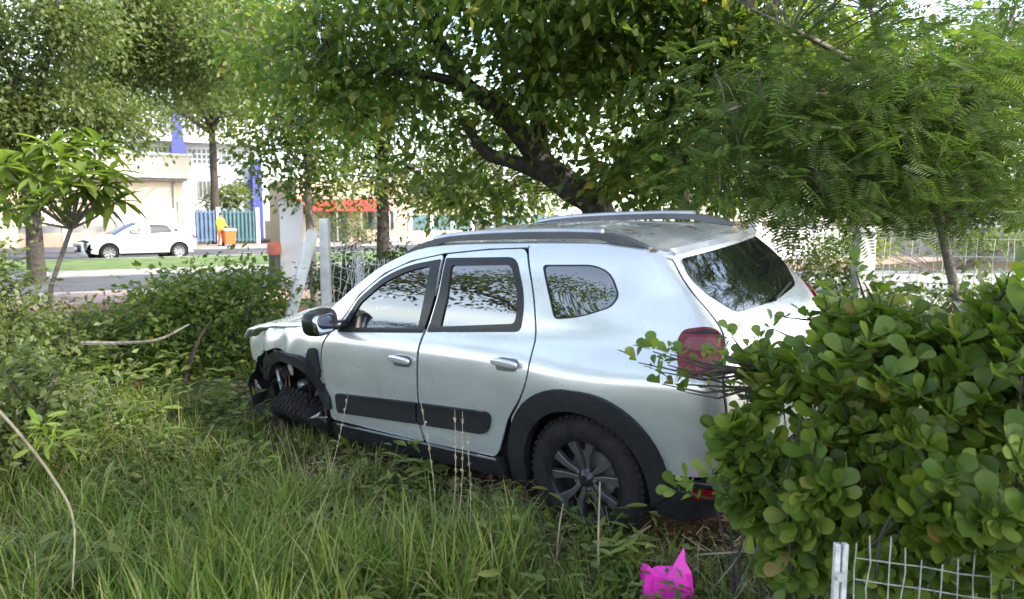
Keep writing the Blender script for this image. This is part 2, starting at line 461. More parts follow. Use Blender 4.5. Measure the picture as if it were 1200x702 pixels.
def make_wheel(parent, loc, rad=.345, wid=.215, spokes=5, face='rim_graphite', rot=None, style='twin', sgn=-1):
    """wheel whose outer face looks along local -Y (sgn=-1) ; > tyre, rim, hub, spoke"""
    w = empty('wheel', loc, 0, parent)
    if rot is not None: w.rotation_euler = rot
    h = wid/2; rr = rad*.655
    prof = [(rr, -h*.86), (rr*1.04, -h*.98), (rad*.80, -h*1.02), (rad*.90, -h*.98), (rad*.965, -h*.86), (rad*.995, -h*.6), (rad, -h*.25), (rad, h*.25), (rad*.995, h*.6), (rad*.965, h*.86), (rad*.9, h*.98), (rad*.8, h*1.02), (rr, h*.86)]
    t = MB().lathe(prof, n=56)
    t.build('tyre', MAT['rubber'], w, smooth=True, angle=50)
    tr = MB()
    for k in range(52):                      # tread blocks
        a = 2*math.pi*k/52; m = Matrix.Rotation(-a, 3, 'Y')
        for yy, of in ((-h*.62, .03), (-h*.15, 0), (h*.3, .03), (h*.7, 0)):
            mm = Matrix.Rotation(-(a+of), 3, 'Y')
            tr.box(mm @ Vector((rad, yy, 0)), (.014, h*.36, rad*.075), rot=mm)
    tr.build('tread', MAT['rubber'], w)
    f = -h*.70
    rm = MB().lathe([(rr*1.0, h*.8), (rr*.97, h*.5), (rr*.93, 0), (rr*.95, -h*.6), (rr*1.0, -h*.82), (rr*1.03, -h*.88), (rr*1.015, -h*.98), (rr*.965, -h*.93), (rr*.93, -h*.80)], n=48)
    rm.build('rim', MAT['rim_silver' if style == 'white' else 'rim_black'], w, smooth=True)
    MB().lathe([(.001, h*.1), (rr*.93, h*.1)], n=32).build('barrel', MAT['rim_black'], w)
    MB().lathe([(.001, -h*.05), (rr*.62, -h*.05), (rr*.62, h*.05)], n=32).build('brake_disc', MAT['steel'], w)
    MB().lathe([(.001, f-.016), (rr*.10, f-.016), (rr*.13, f-.008), (rr*.22, f+.004), (rr*.25, f+.03)], n=24).build('hub', MAT[face if style == 'white' else 'rim_black'], w, smooth=True)
    me = None
    for k in range(spokes):
        for sg in (-1, 1):
            a0 = 2*math.pi*k/spokes + .4
            s = MB()
            pr = [(rr*.16, sg*.012), (rr*.55, sg*.030), (rr*.97, sg*.070)]
            wd = [.010, .017, .031]; zz = [f+.006, f-.004, f-.012]
            vv = []
            for (x, q), dd, yy in zip(pr, wd, zz):
                for y2, q2 in ((yy, q-dd), (yy, q+dd), (yy+.03, q+dd*1.15), (yy+.03, q-dd*1.15)):
                    vv.append((x*math.cos(a0)-q2*math.sin(a0), y2, x*math.sin(a0)+q2*math.cos(a0)))
            ff = [(0, 1, 2, 3), (8, 11, 10, 9)]
            for i in (0, 4):
                for j in range(4): ff.append((i+j, i+4+j, i+4+(j+1) % 4, i+(j+1) % 4))
            s.add(vv, ff).build('spoke', MAT[face], w, bevel=.003)
    for k in range(5):
        a = 2*math.pi*k/5; 
        MB().lathe([(.001, f-.006), (.009, f-.006), (.009, f+.01)], c=(.055*math.cos(a), 0, .055*math.sin(a)), n=8).build('wheel_nut', MAT['steel'], w)
    return w
# ---------------------------------------------------------------- the crashed SUV
def superell(name, c, r, material, parent, e=.6, n=16, rot=None, smooth=True):
    """rounded box / ellipsoid"""
    V = []; F = []
    def sp(v, p): return np.sign(v)*abs(v)**p
    for i in range(n+1):
        th = math.pi*(i/n-.5)
        for j in range(2*n):
            ph = math.pi*j/n
            p = Vector((r[0]*sp(math.cos(th), e)*sp(math.cos(ph), e), r[1]*sp(math.cos(th), e)*sp(math.sin(ph), e), r[2]*sp(math.sin(th), e)))
            if rot: p = Euler(rot).to_matrix() @ p
            V.append(Vector(c)+p)
    for i in range(n):
        for j in range(2*n):
            F.append((i*2*n+j, i*2*n+(j+1) % (2*n), (i+1)*2*n+(j+1) % (2*n), (i+1)*2*n+j))
    m = MB(); m.add(V, F); return m.build(name, MAT[material], parent, smooth=smooth, angle=60)

def build_suv():
    M = ((0.77454886, 0.6280168, -0.07529251), (-0.63216118, 0.77258845, -0.05898583), (0.02112604, 0.09328441, 0.99541535))
    T = (-1.11094271, 6.19476681, -0.04779409)
    car = empty('suv')
    m4 = Matrix(M).to_4x4(); m4.translation = T
    car.matrix_world = m4
    tag(car, 'crashed silver SUV with its front corner smashed, stuck in the tall grass', 'car')
    S, Rr, Fr = SUV.side, SUV.rear, SUV.front
    AX, AZ = 2.655, .345
    # crumpling of the struck front corner
    def crush(X):
        k = np.clip((.42-X[:, 0])/.5, 0, 1)[:, None]*np.clip((X[:, 1:2]+.2)/.5, 0, 1)
        return X + noise3(X, 8., 3)*k*np.array([.034, .030, .036]) - k*np.array([-.02, .03, .012])
    edge = spline([(.40, 1.03), (.62, 1.185), (.80, 1.305), (1.0, 1.42), (1.25, 1.512), (1.55, 1.55), (2.2, 1.562), (2.7, 1.560), (2.9, 1.540), (3.0, 1.515)], 6)
    qrear = [(3.065, 1.49), (3.13, 1.40), (3.20, 1.32), (3.30, 1.235), (3.385, 1.15), (3.41, 1.05), (3.43, .95), (3.45, .75), (3.46, .66)]
    for sd in (1, -1):
        left = sd == 1
        # --- front door
        fdo = [(.50, .345, .03), (.49, .55, .1), (.489, .74, .1), (.53, .90, .05), (.615, .992, .05), (.70, 1.085, .05), (.83, 1.235, .1), (1.05, 1.378, .1), (1.28, 1.460, .1), (1.547, 1.503, .02), (1.549, 1.27, .1), (1.47, 1.016, .1), (1.452, .835, .1), (1.396, .49, .08), (1.43, .335, .02)]
        fgl = [(.70, 1.012, .015), (.80, 1.145, .03), (.845, 1.195, .05), (1.055, 1.335, .08), (1.275, 1.415, .1), (1.478, 1.447, .02), (1.475, 1.25, .08), (1.44, 1.055, .015)]
        door = panel('front_door', S, fillet(fdo, .03), 'silver_paint', car, holes=[fillet(fgl)], mirror=sd)
        # black frame round the pane
        fr_o = [(.66, .998, .015), (.78, 1.152, .03), (.83, 1.213, .05), (1.05, 1.360, .08), (1.275, 1.440, .1), (1.54, 1.478, .01), (1.545, 1.25, .08), (1.48, 1.045, .02)]
        fr_i = [(.735, 1.022, .015), (.815, 1.135, .03), (.855, 1.185, .05), (1.06, 1.325, .08), (1.275, 1.404, .1), (1.463, 1.436, .02), (1.458, 1.25, .08), (1.425, 1.064, .015)]
        panel('window_frame', S, fillet(fr_o), 'gloss_black', door, holes=[fillet(fr_i)], off=.004, flange=.02, mirror=sd)
        panel('window', S, fillet(fr_i), 'clear_tint', door, off=-.006, flange=.004, mirror=sd)
        panel('belt_trim', S, [(.68, .990), (1.475, 1.040), (1.478, 1.056), (.69, 1.004)], 'black_plastic', door, off=.009, flange=.012, mirror=sd)
        panel('moulding', S, fillet([(.60, .553, .03), (1.41, .597, .01), (1.393, .455, .01), (.60, .415, .03)]), 'black_plastic', door, off=.020, flange=.022, mirror=sd)
        # --- rear door
        rdo = [(1.575, 1.505, .02), (1.90, 1.532, .1), (2.185, 1.54, .04), (2.298, 1.30, .3), (2.347, 1.06, .2), (2.333, .86, .2), (2.25, .72, .1), (2.155, .61, .15), (2.06, .387, .1), (2.02, .352, .02), (1.452, .338, .02), (1.412, .49, .08), (1.470, .835, .1), (1.490, 1.016, .1), (1.572, 1.27, .1)]
        rgl = [(1.605, 1.078, .015), (1.64, 1.25, .05), (1.63, 1.453, .02), (2.115, 1.468, .05), (2.19, 1.33, .1), (2.214, 1.225, .1), (2.205, 1.132, .03)]
        door = panel('rear_door', S, fillet(rdo, .03), 'silver_paint', car, holes=[fillet(rgl)], mirror=sd)
        fo = [(1.510, 1.045, .02), (1.582, 1.27, .08), (1.583, 1.484, .01), (2.135, 1.496, .06), (2.222, 1.33, .1), (2.245, 1.225, .1), (2.236, 1.098, .04)]
        fi = [(1.617, 1.085, .015), (1.652, 1.25, .05), (1.641, 1.443, .02), (2.107, 1.457, .05), (2.178, 1.33, .1), (2.20, 1.225, .1), (2.192, 1.140, .03)]
        panel('window_frame', S, fillet(fo), 'gloss_black', door, holes=[fillet(fi)], off=.004, flange=.02, mirror=sd)
        panel('window', S, fillet(fi), 'tinted_glass', door, off=-.006, flange=.004, mirror=sd)
        panel('moulding', S, fillet([(1.425, .598, .01), (2.046, .629, .06), (1.995, .485, .06), (1.409, .456, .01)]), 'black_plastic', door, off=.020, flange=.022, mirror=sd)
        for dr, hx, hz in ((door, 2.185, .932), ([c for c in car.children if c.name.startswith('front_door')][-1], 1.325, .865)):
            p = S(np.array([hx]), np.array([hz]))[0]
            panel('handle_recess', S, fillet([(hx-.085, hz-.045), (hx+.075, hz-.04), (hx+.085, hz+.03), (hx-.075, hz+.03)], .03), 'rail_grey', dr, off=.0015, flange=0, mirror=sd, step=.03)
            superell('handle', (hx, -sd*(p[1]+.026), hz+.008), (.095, .014, .021), 'silver_paint', dr, e=.55, n=10, rot=(0, .06, 0))
        # --- roof side / A-pillar strip
        low = [(.46, 1.02), (.60, .998)] + [(.695, 1.095), (.825, 1.243), (1.045, 1.385), (1.275, 1.467), (1.55, 1.512), (1.90, 1.540), (2.19, 1.548)]
        strip = [(x, z, 0) for x, z in edge[:43] if x < 2.2] + [(2.19, 1.5615, 0)] + [(x, z, 0) for x, z in low[::-1]]
        panel('roof_side', S, np.array([s[:2] for s in strip]), 'silver_paint', car, mirror=sd, step=.04)
        # --- quarter panel with its window, wrapped round the rear corner
        qa = [(x, z, .0) for x, z in edge if x > 2.205]
        arch_o = [p for p in arc(AX, AZ, .435, 10, 168, 24)]
        quarter = [(2.197, 1.548, .01)] + qa + [(x, z, .05) for x, z in qrear] + [(3.50, .62, .02), (3.50, .50, .02), (3.10, .475, .0)] + arch_o + [(2.17, .60, .05), (2.262, .715, .1), (2.345, .86, .2), (2.359, 1.06, .2), (2.310, 1.30, .3)]
        qgl = [(2.325, 1.458, .03), (2.40, 1.30, .2), (2.455, 1.178, .03), (2.62, 1.198, .1), (2.79, 1.255, .08), (2.825, 1.31, .06), (2.765, 1.42, .1), (2.655, 1.462, .08)]
        qp = panel('quarter_panel', S, fillet(quarter, .03), 'silver_paint', car, holes=[fillet(qgl, .03, 6)], mirror=sd)
        cen = np.array([2.57, 1.33])
        gi = [(*(cen+(np.array(p[:2])-cen)*.955), p[2]) for p in qgl]
        panel('window_frame', S, fillet(qgl, .03, 6), 'gloss_black', qp, holes=[fillet(gi, .03, 6)], off=.002, flange=.014, mirror=sd)
        panel('window', S, fillet(gi, .03, 6), 'tinted_glass', qp, off=-.004, flange=.004, mirror=sd)
        # --- wheel arch cladding and liners
        ring = arc(AX, AZ, .50, 4, 180, 26, .04) + [(2.15, .26, .02), (2.262, .26, .02)] + arc(AX, AZ, .395, 186, -8, 26)
        panel('wheel_arch', S, np.array([p[:2] for p in ring]), 'black_plastic', car, off=.026, flange=.06, mirror=sd)
        ln = MB()
        n = 18
        for k in range(n+1):
            a = R(-5+190*k/n)
            for y in (.80, .60, .48): ln.v.append((AX+.43*math.cos(a), -sd*y, AZ+.43*math.sin(a)))
        for k in range(n):
            for j in range(2): ln.f.append((k*3+j, k*3+j+1, k*3+4+j, k*3+3+j))
        ln.build('arch_liner', MAT['interior'], car, smooth=True)
        MB().box((AX, -sd*.47, .5), (.92, .02, .8)).build('inner_arch', MAT['interior'], car)
        # --- sill
        panel('sill', S, fillet([(.50, .195, .03), (.50, .325, .02), (2.06, .343, .02), (2.10, .235, .03)]), 'black_plastic', car, off=.012, flange=.05, mirror=sd)
        panel('sill_strip', S, fillet([(.56, .318, .004), (2.04, .336, .004), (2.04, .347, .004), (.56, .329, .004)], .003), 'rail_silver', car, off=.016, flange=.006, mirror=sd)
        # --- rear lamp
        lamp = panel('tail_lamp', S, fillet([(3.168, 1.105, .05), (3.19, 1.168, .05), (3.30, 1.180, .06), (3.375, 1.140, .05), (3.395, 1.07, .04), (3.385, .985, .05), (3.27, .965, .05), (3.205, 1.005, .05)]), 'red_lens', car, off=.018, flange=.03, mirror=sd, step=.03)
        panel('lens', S, fillet([(3.205, 1.09, .02), (3.225, 1.135, .02), (3.345, 1.128, .02), (3.375, 1.085, .02), (3.29, 1.07, .02)]), 'pink_lens', lamp, off=.022, flange=.006, mirror=sd, step=.03)
        panel('lens', S, fillet([(3.285, 1.04, .02), (3.38, 1.05, .02), (3.37, 1.0, .02), (3.29, .99, .02)]), 'pink_lens', lamp, off=.022, flange=.006, mirror=sd, step=.03)
        panel('bezel', S, fillet([(3.19, 1.15, .01), (3.30, 1.165, .02), (3.36, 1.142, .01), (3.30, 1.148, .02)], .006), 'gloss_black', lamp, off=.022, flange=.006, mirror=sd, step=.03)
        # --- lower rear bumper, black, wrapped round the corner
        lb = panel('lower_bumper', S, fillet([(3.07, .24, .03), (3.06, .468, .02), (3.50, .49, .01), (3.50, .24, .02)]), 'black_plastic', car, off=.012, flange=.04, mirror=sd)
        panel('reflector', S, fillet([(3.27, .375, .01), (3.275, .43, .01), (3.44, .435, .01), (3.43, .38, .01)]), 'red_lens', lb, off=.018, flange=.01, mirror=sd, step=.03)
        # --- roof rail
        rl = [(1.13, 1.500), (1.24, 1.545), (1.40, 1.588), (1.62, 1.612), (2.0, 1.626), (2.4, 1.628), (2.66, 1.620), (2.80, 1.598), (2.90, 1.560), (2.93, 1.545)]
        rb = [(2.72, 1.566), (2.62, 1.588), (2.3, 1.592), (1.75, 1.585), (1.52, 1.572), (1.40, 1.545), (1.30, 1.53)]
        out = [tuple(p) for p in spline(rl, 4)] + [tuple(p) for p in spline(rb, 4)]
        rm = MB().prism(out, -sd*.530, -sd*.578); rail = rm.build('roof_rail', MAT['rail_grey'], car, bevel=.012, smooth=True)
        top = [(x, z+.004) for x, z in spline(rl[2:7], 6)]
        cap = MB().tube([(x, -sd*.552, z) for x, z in top], .019, 8).build('rail_cap', MAT['rail_silver'], rail, smooth=True)
    # --- struck front corner: crumpled fender on the near side, whole fender on the far one
    fend = [(.478, .60, .02), (.478, .75, .03), (.518, .905, .04), (.585, .99, .02), (.42, 1.018, .02), (.17, 1.0, .1), (-.1, .975, .1), (-.33, .925, .1), (-.50, .86, .05), (-.56, .74, .04), (-.47, .66, .06), (-.33, .74, .08), (-.14, .80, .1), (.08, .80, .1), (.25, .70, .06), (.36, .60, .04)]
    panel('front_fender', S, fillet(fend, .03), 'silver_paint', car, mirror=1, step=.035, warp=crush)['label'] = 'crumpled silver front fender torn open over the wheel'
    fend2 = [(.478, .36, .02), (.478, .75, .03), (.518, .905, .04), (.585, .99, .02), (.42, 1.018, .02), (.17, 1.0, .1), (-.1, .975, .1), (-.33, .925, .1), (-.62, .82, .05), (-.62, .5, .04), (-.42, .45, .02)] + arc(0, .345, .43, 168, 10, 20)
    panel('front_fender', S, fillet(fend2, .03), 'silver_paint', car, mirror=-1)
    panel('front_bumper', Fr, fillet([(-.72, .22), (-.72, .72), (.30, .74), (.22, .6), (.34, .45), (.25, .22)], .05), 'silver_paint', car, out=front_out, step=.05)
    st = MB()
    st.add([(-.60, -.70, .74), (-.66, -.64, .73), (-.73, -.60, .58), (-.70, -.66, .42), (-.64, -.72, .40), (-.66, -.68, .58)], [(0, 1, 2, 5), (5, 2, 3, 4)])
    o = st.build('bumper_fragment', MAT['silver_paint'], car, smooth=True); so = o.modifiers.new('t', 'SOLIDIFY'); so.thickness = .02
    # hood
    hedge = np.array([SUV.side(x, z) for x, z in spline([(.47, 1.03), (.17, 1.006), (-.1, .983), (-.33, .935), (-.50, .885), (-.62, .82)], 6)])
    ruled('hood', hedge, lambda x: .055 + .02*min(1, max(0, (x+.6)/1.0)), 'silver_paint', car, n=22, depth=.02,
          warp=lambda X: X + noise3(X, 4.5, 8)*(np.clip((.35-X[:, 0])/.9, 0, 1)*np.clip((X[:, 1]+.4)/.9, 0, 1))[:, None]*np.array([.02, .015, .035]))
    # windscreen, roof, spoiler
    wedge = np.array([SUV.side(x, z+.002) for x, z in edge if x < 1.16])
    def wbulge(X): return X
    ws = ruled('windscreen', wedge*np.array([1, .985, 1]), lambda x: .075, 'clear_tint', car, n=18, depth=.006)
    redge = np.array([SUV.side(x, z) for x, z in edge if x > 1.12] + [(3.06, .555, 1.498)])
    ruled('roof', redge, lambda x: .066 - .044*min(1, max(0, (x-2.3)/.7)), 'silver_paint', car, n=20, depth=.03)
    # tailgate
    def yq(a, z): return float(SUV.side(a, z)[1])-.008
    half = [(yq(a, z), z, .03) for a, z in qrear]
    half[0] = (.53, 1.50, .02)
    tg = half + [(-y, z, r) for y, z, r in half[::-1]]
    gh = [(.49, 1.478, .02), (.555, 1.40, .05), (.545, 1.315, .06), (.43, 1.205, .05), (.0, 1.185, .1)]
    gl = gh + [(-y, z, r) for y, z, r in gh[:-1][::-1]]
    tail = panel('tailgate', Rr, fillet(tg, .03), 'silver_paint', car, holes=[fillet(gl)], out=rear_out)
    panel('rear_window', Rr, fillet(gl), 'tinted_glass', tail, off=.004, flange=.012, out=rear_out)
    panel('spoiler', Rr, fillet([(.53, 1.49), (.53, 1.515), (-.53, 1.515), (-.53, 1.49)], .008), 'silver_paint', tail, off=.03, flange=.05, out=rear_out)
    w0, w1 = Rr(np.array([.02, -.33]), np.array([1.20, 1.235]))
    MB().tube([(w0[0]+.02, -w0[1], w0[2]), (w1[0]+.02, -w1[1], w1[2])], [.012, .007], 6).build('wiper', MAT['black_plastic'], tail)
    pl = Rr(np.array([0.]), np.array([.86]))[0]
    MB().box((pl[0]+.01, 0, .86), (.012, .40, .13)).build('number_plate', MAT['plate'], tail, bevel=.003)
    panel('rear_bumper', Rr, fillet([(.64, .50), (.64, .645), (-.64, .645), (-.64, .50)], .02), 'silver_paint', car, off=.012, flange=.03, out=rear_out)
    panel('lower_bumper', Rr, fillet([(.64, .24), (.64, .485), (-.64, .485), (-.64, .24)], .02), 'black_plastic', car, off=.012, flange=.03, out=rear_out)
    # --- torn wheel arch: hanging trim, liner, suspension pieces, crash beam
    panel('torn_trim', S, fillet([(.475, .86, .03), (.40, .87, .04), (.35, .80, .04), (.375, .66, .03), (.45, .63, .03), (.478, .70, .02)]), 'black_plastic', car, off=.02, flange=.04, step=.03)['label'] = 'black plastic arch trim torn loose beside the door'
    ring = arc(.04, .335, .49, 150, 20, 22, .03) + [(.50, .42, .02), (.44, .40, .02)] + arc(.04, .335, .42, 30, 146, 22)
    panel('torn_arch', S, np.array([q_[:2] for q_ in ring]), 'black_plastic', car, off=.03, flange=.05, step=.03,
          warp=lambda X: X + noise3(X, 9., 12)*np.array([.03, .025, .035]) + np.clip((.1-X[:, :1])/.4, 0, 1)*np.array([.03, -.05, -.03]))['label'] = 'black plastic wheel arch torn and bent over the front wheel'
    ln = MB(); n = 18
    for k in range(n+1):
        a = R(-8+196*k/n); j = .03*math.sin(k*1.7)
        for y in (.815, .62, .40): ln.v.append((-.07+(.52+j)*math.cos(a), -y, .345+(.44+j)*math.sin(a)))
    for k in range(n):
        for j in range(2): ln.f.append((k*3+j, k*3+j+1, k*3+4+j, k*3+3+j))
    ln.build('torn_liner', MAT['interior'], car, smooth=True)
    MB().box((-.08, -.42, .46), (1.24, .03, .80)).build('engine_bay_side', MAT['interior'], car)
    sp = MB(); sp.tube([(.02, -.55, .30), (.03, -.50, .72)], [.05, .04], 12)
    coil = [(.025+.075*math.cos(a), -.525+.075*math.sin(a), .44+.25*a/25) for a in np.linspace(0, 25, 70)]
    sp.tube(coil, .009, 6); sp.build('suspension_strut', MAT['steel'], car, smooth=True)
    MB().lathe([(.001, -.012), (.14, -.012), (.14, .012), (.001, .012)], n=28, c=(0, 0, 0)).build('brake_disc', MAT['interior'], car, loc=(-.02, -.60, .36)).rotation_euler = (.5, 0, .35)
    superell('brake_caliper', (-.13, -.60, .42), (.05, .06, .08), 'steel', car, e=.5, n=8)
    MB().tube([(.02, -.55, .30), (.2, -.3, .26), (.35, -.1, .24)], .03, 8).build('control_arm', MAT['steel'], car, smooth=True)
    for k, (p, q) in enumerate((((-.45, -.62, .62), (-.22, -.74, .60)), ((-.30, -.70, .66), (-.20, -.78, .52)), ((-.52, -.55, .50), (-.30, -.70, .38)), ((-.05, -.74, .67), (.02, -.80, .60)))):
        MB().tube([p, ((p[0]+q[0])/2, (p[1]+q[1])/2-.02, (p[2]+q[2])/2+.03), q], [.014, .022, .010], 6).build('broken_bracket', MAT['steel' if k % 2 else 'clear_lens'], car, smooth=True)
    fr_ = random.Random(21)
    for k in range(13):                                  # torn plastic flaps round the hole
        a = R(fr_.uniform(-10, 190)); rr_ = fr_.uniform(.28, .44); c0 = Vector((-.06+rr_*math.cos(a)*1.1, -fr_.uniform(.60, .86), .36+rr_*math.sin(a)))
        q_ = [c0 + Vector((fr_.uniform(-.11, .11), fr_.uniform(-.05, .05), fr_.uniform(-.11, .09))) for _ in range(4)]
        cc = sum(q_, Vector())/4
        fl_ = MB(); fl_.add([cc+Vector((0, -.02, .01))]+q_, [(0, 1, 2), (0, 2, 3), (0, 3, 4), (0, 4, 1)])
        o = fl_.build('torn_flap', MAT['black_plastic' if k % 4 else 'steel'], car); so = o.modifiers.new('t', 'SOLIDIFY'); so.thickness = .006
    for k in range(5):                                   # hanging wires
        x0 = fr_.uniform(-.45, .2); p0 = Vector((x0, -.66, fr_.uniform(.55, .72)))
        wv_ = [p0 + Vector((fr_.uniform(-.03, .03)*i+.02*i, -.03*i, -.07*i+.03*math.sin(i*2+k))) for i in range(5)]
        MB().tube([Vector(q) for q in spline([tuple(q) for q in wv_], 5)], .006, 5).build('loose_wire', MAT['interior' if k % 2 else 'rust'], car, smooth=True)
    superell('lamp_shard', (-.42, -.70, .60), (.06, .03, .045), 'clear_lens', car, e=.6, n=8, rot=(.3, .2, .4))
    superell('lamp_shard', (-.22, -.78, .30), (.03, .015, .02), 'steel', car, e=.6, n=8, rot=(.1, .5, .4))
    MB().box((-.68, .0, .52), (.08, 1.1, .12)).build('crash_beam', MAT['steel'], car, bevel=.01)
    MB().box((-.55, .0, .55), (.06, .9, .5)).build('radiator', MAT['interior'], car)
    # --- dark floor pan and inner shell
    ub = MB().box((1.25, 0, .31), (3.9, 1.02, .20)).box((1.3, 0, .31), (1.55, 1.56, .16)); ub.build('floor_pan', MAT['interior'], car)
    for sd in (1, -1):
        panel('inner_shell', S, fillet([(.52, .36), (.52, .96), (2.3, 1.03), (3.1, 1.10), (3.30, .95), (3.30, .55), (3.13, .5)] + arc(AX, AZ, .45, 15, 170, 16) + [(2.1, .36)], .01), 'interior', car, off=-.05, flange=0, mirror=sd, step=.1)
    # --- cabin
    MB().box((.62, 0, .92), (.35, 1.35, .22)).build('dashboard', MAT['interior'], car, bevel=.05)
    MB().tube([(.98+.06*math.cos(a)*.35, -.37+.18*math.sin(a), 1.0+.17*math.cos(a)) for a in np.linspace(0, 2*math.pi, 25)], .016, 8).build('steering_wheel', MAT['interior'], car, smooth=True)
    for y in (-.37, .37):
        seat = superell('front_seat', (1.42, y, .52), (.28, .24, .11), 'interior', car, e=.5, n=10)
        superell('seat_back', (1.62, y, .82), (.09, .235, .34), 'interior', seat, e=.5, n=10, rot=(0, .22, 0))
        superell('headrest', (1.72, y, 1.25), (.055, .13, .10), 'interior', seat, e=.5, n=10, rot=(0, .12, 0))
        seat2 = superell('rear_seat', (2.25, y*.9, .55), (.26, .33, .11), 'interior', car, e=.5, n=10)
        superell('seat_back', (2.50, y*.9, .85), (.08, .33, .30), 'interior', seat2, e=.5, n=10, rot=(0, .25, 0))
        superell('headrest', (2.60, y*.9, 1.20), (.05, .12, .08), 'interior', seat2, e=.5, n=10)
    MB().box((2.95, 0, .98), (.6, 1.2, .02)).build('parcel_shelf', MAT['interior'], car)
    # --- mirrors
    for sd in (1, -1):
        mir = superell('side_mirror', (.665, -sd*.965, 1.085), (.085, .125, .088), 'gloss_black', car, e=.62, n=14, rot=(0, 0, sd*.25))
        superell('mirror_arm', (.70, -sd*.84, 1.045), (.05, .07, .03), 'gloss_black', mir, e=.7, n=8)
        g = superell('mirror_glass', (.735, -sd*.985, 1.085), (.022, .098, .066), 'mirror_glass', mir, e=.5, n=12, rot=(0, 0, sd*.25))
    # --- wheels
    make_wheel(car, (AX, -.765, .345))
    make_wheel(car, (AX, .765, .345), rot=(0, 0, math.pi))
    make_wheel(car, (-.10, -.56, .17), rot=(R(48), R(10), R(8)), face='rim_black')['label'] = 'broken front wheel folded in under the torn arch'
    make_wheel(car, (0, .765, .345), rot=(0, 0, math.pi))
    return car
suv = build_suv()
# ---------------------------------------------------------------- setting: ground, roads, pavements
RA = R(33)                                   # the avenue runs away to the right
E1 = Vector((math.cos(RA), math.sin(RA), 0)); E2 = Vector((-math.sin(RA), math.cos(RA), 0))
O0 = Vector((-7.6, 16.0, 0))
def rd(a, c, z=0): return O0 + E1*a + E2*c + Vector((0, 0, z))     # along / across the avenue
def gz(x, y):
    """ground height: the lot dips a little where the car has sunk in"""
    x = np.asarray(x, float); y = np.asarray(y, float)
    k = np.clip(.093*((x-.95)*.628+(y-4.5)*.773), -.10, .09)
    r = np.exp(-(((x-.2)/3.2)**2+((y-5.2)/2.6)**2)**2)
    far = np.clip((11-y)/2, 0, 1)*np.clip((14-np.abs(x))/4, 0, 1)*np.clip(y+6, 0, 1)
    b = .035*np.sin(1.9*x+.7*y)*np.sin(1.3*y-.6*x)+.02*np.sin(4.1*x+1)*np.sin(3.7*y)
    return k*r + b*far*(1-.6*r)

def soil_material():
    m = bpy.data.materials.new('soil'); m.use_nodes = True; nt = m.node_tree; b = nt.nodes['Principled BSDF']
    b.inputs['Roughness'].default_value = .95; b.inputs['Specular IOR Level'].default_value = .15
    tc = nt.nodes.new('ShaderNodeTexCoord')
    def nz(s, d=6):
        n = nt.nodes.new('ShaderNodeTexNoise'); n.inputs['Scale'].default_value = s; n.inputs['Detail'].default_value = d
        nt.links.new(tc.outputs['Object'], n.inputs['Vector']); return n
    def ramp(src, stops):
        r = nt.nodes.new('ShaderNodeValToRGB'); e = r.color_ramp.elements
        while len(e) < len(stops): e.new(.5)
        for i, (p, c) in enumerate(stops): e[i].position = p; e[i].color = (*c, 1)
        nt.links.new(src.outputs['Fac'], r.inputs['Fac']); return r
    a = ramp(nz(9), [(.3, (.035, .022, .014)), (.5, (.075, .040, .022)), (.7, (.13, .075, .040))])
    g = ramp(nz(1.2, 8), [(.35, (.022, .034, .012)), (.65, (.045, .060, .020))])
    k = ramp(nz(.9, 4), [(.45, (0, 0, 0)), (.58, (1, 1, 1))])
    mx = nt.nodes.new('ShaderNodeMix'); mx.data_type = 'RGBA'
    nt.links.new(k.outputs['Color'], mx.inputs['Factor']); nt.links.new(a.outputs['Color'], mx.inputs['A']); nt.links.new(g.outputs['Color'], mx.inputs['B'])
    nt.links.new(mx.outputs['Result'], b.inputs['Base Color'])
    bp = nt.nodes.new('ShaderNodeBump'); bp.inputs['Strength'].default_value = .9; bp.inputs['Distance'].default_value = .04
    nt.links.new(nz(28).outputs['Fac'], bp.inputs['Height']); nt.links.new(bp.outputs['Normal'], b.inputs['Normal'])
    return m
def build_ground():
    xs = np.unique(np.concatenate([np.linspace(-300, -16, 20), np.arange(-16, 16, .16), np.linspace(16, 300, 20)]))
    ys = np.unique(np.concatenate([np.linspace(-60, -6, 14), np.arange(-6, 13, .16), np.linspace(13, 400, 40)]))
    X, Y = np.meshgrid(xs, ys); Z = gz(X, Y)
    V = np.stack([X.ravel(), Y.ravel(), Z.ravel()], 1); n = len(xs)
    i, j = np.meshgrid(np.arange(n-1), np.arange(len(ys)-1)); a = (j*n+i).ravel()
    F = np.stack([a, a+1, a+n+1, a+n], 1)
    tag(link('ground', mesh_np('ground', V, F, True), soil_material()), kind='structure')
build_ground()
mat('asphalt', (.075, .075, .082), .9, var=.25, scale=1.5, bump=.3, bscale=120, spec=.3)
mat('concrete', (.26, .25, .24), .9, var=.2, scale=3, bump=.3, bscale=60)
mat('pale_concrete', (.58, .58, .57), .85, var=.22, scale=5, bump=.4, bscale=50)
mat('pink_paving', (.26, .18, .155), .9, var=.2, scale=2, bump=.3, bscale=80)
mat('lawn', (.085, .135, .028), .9, var=.4, scale=1.5, bump=.6, bscale=60)
mat('road_white', (.66, .66, .64), .8, var=.2, scale=8)
def sheet(name, pts, z, m, kind='structure'):
    me = bpy.data.meshes.new(name); me.from_pydata([(p[0], p[1], z) for p in pts], [], [tuple(range(len(pts)))]); me.update()
    o = link(name, me, MAT[m]); tag(o, kind=kind); return o
def strip(name, a0, a1, c0, c1, z, m): return sheet(name, [rd(a0, c0), rd(a1, c0), rd(a1, c1), rd(a0, c1)], z, m)
strip('road_near', -60, 120, 0, 6.6, .03, 'asphalt')
strip('road_far', -60, 120, 14.0, 23.5, .03, 'asphalt')
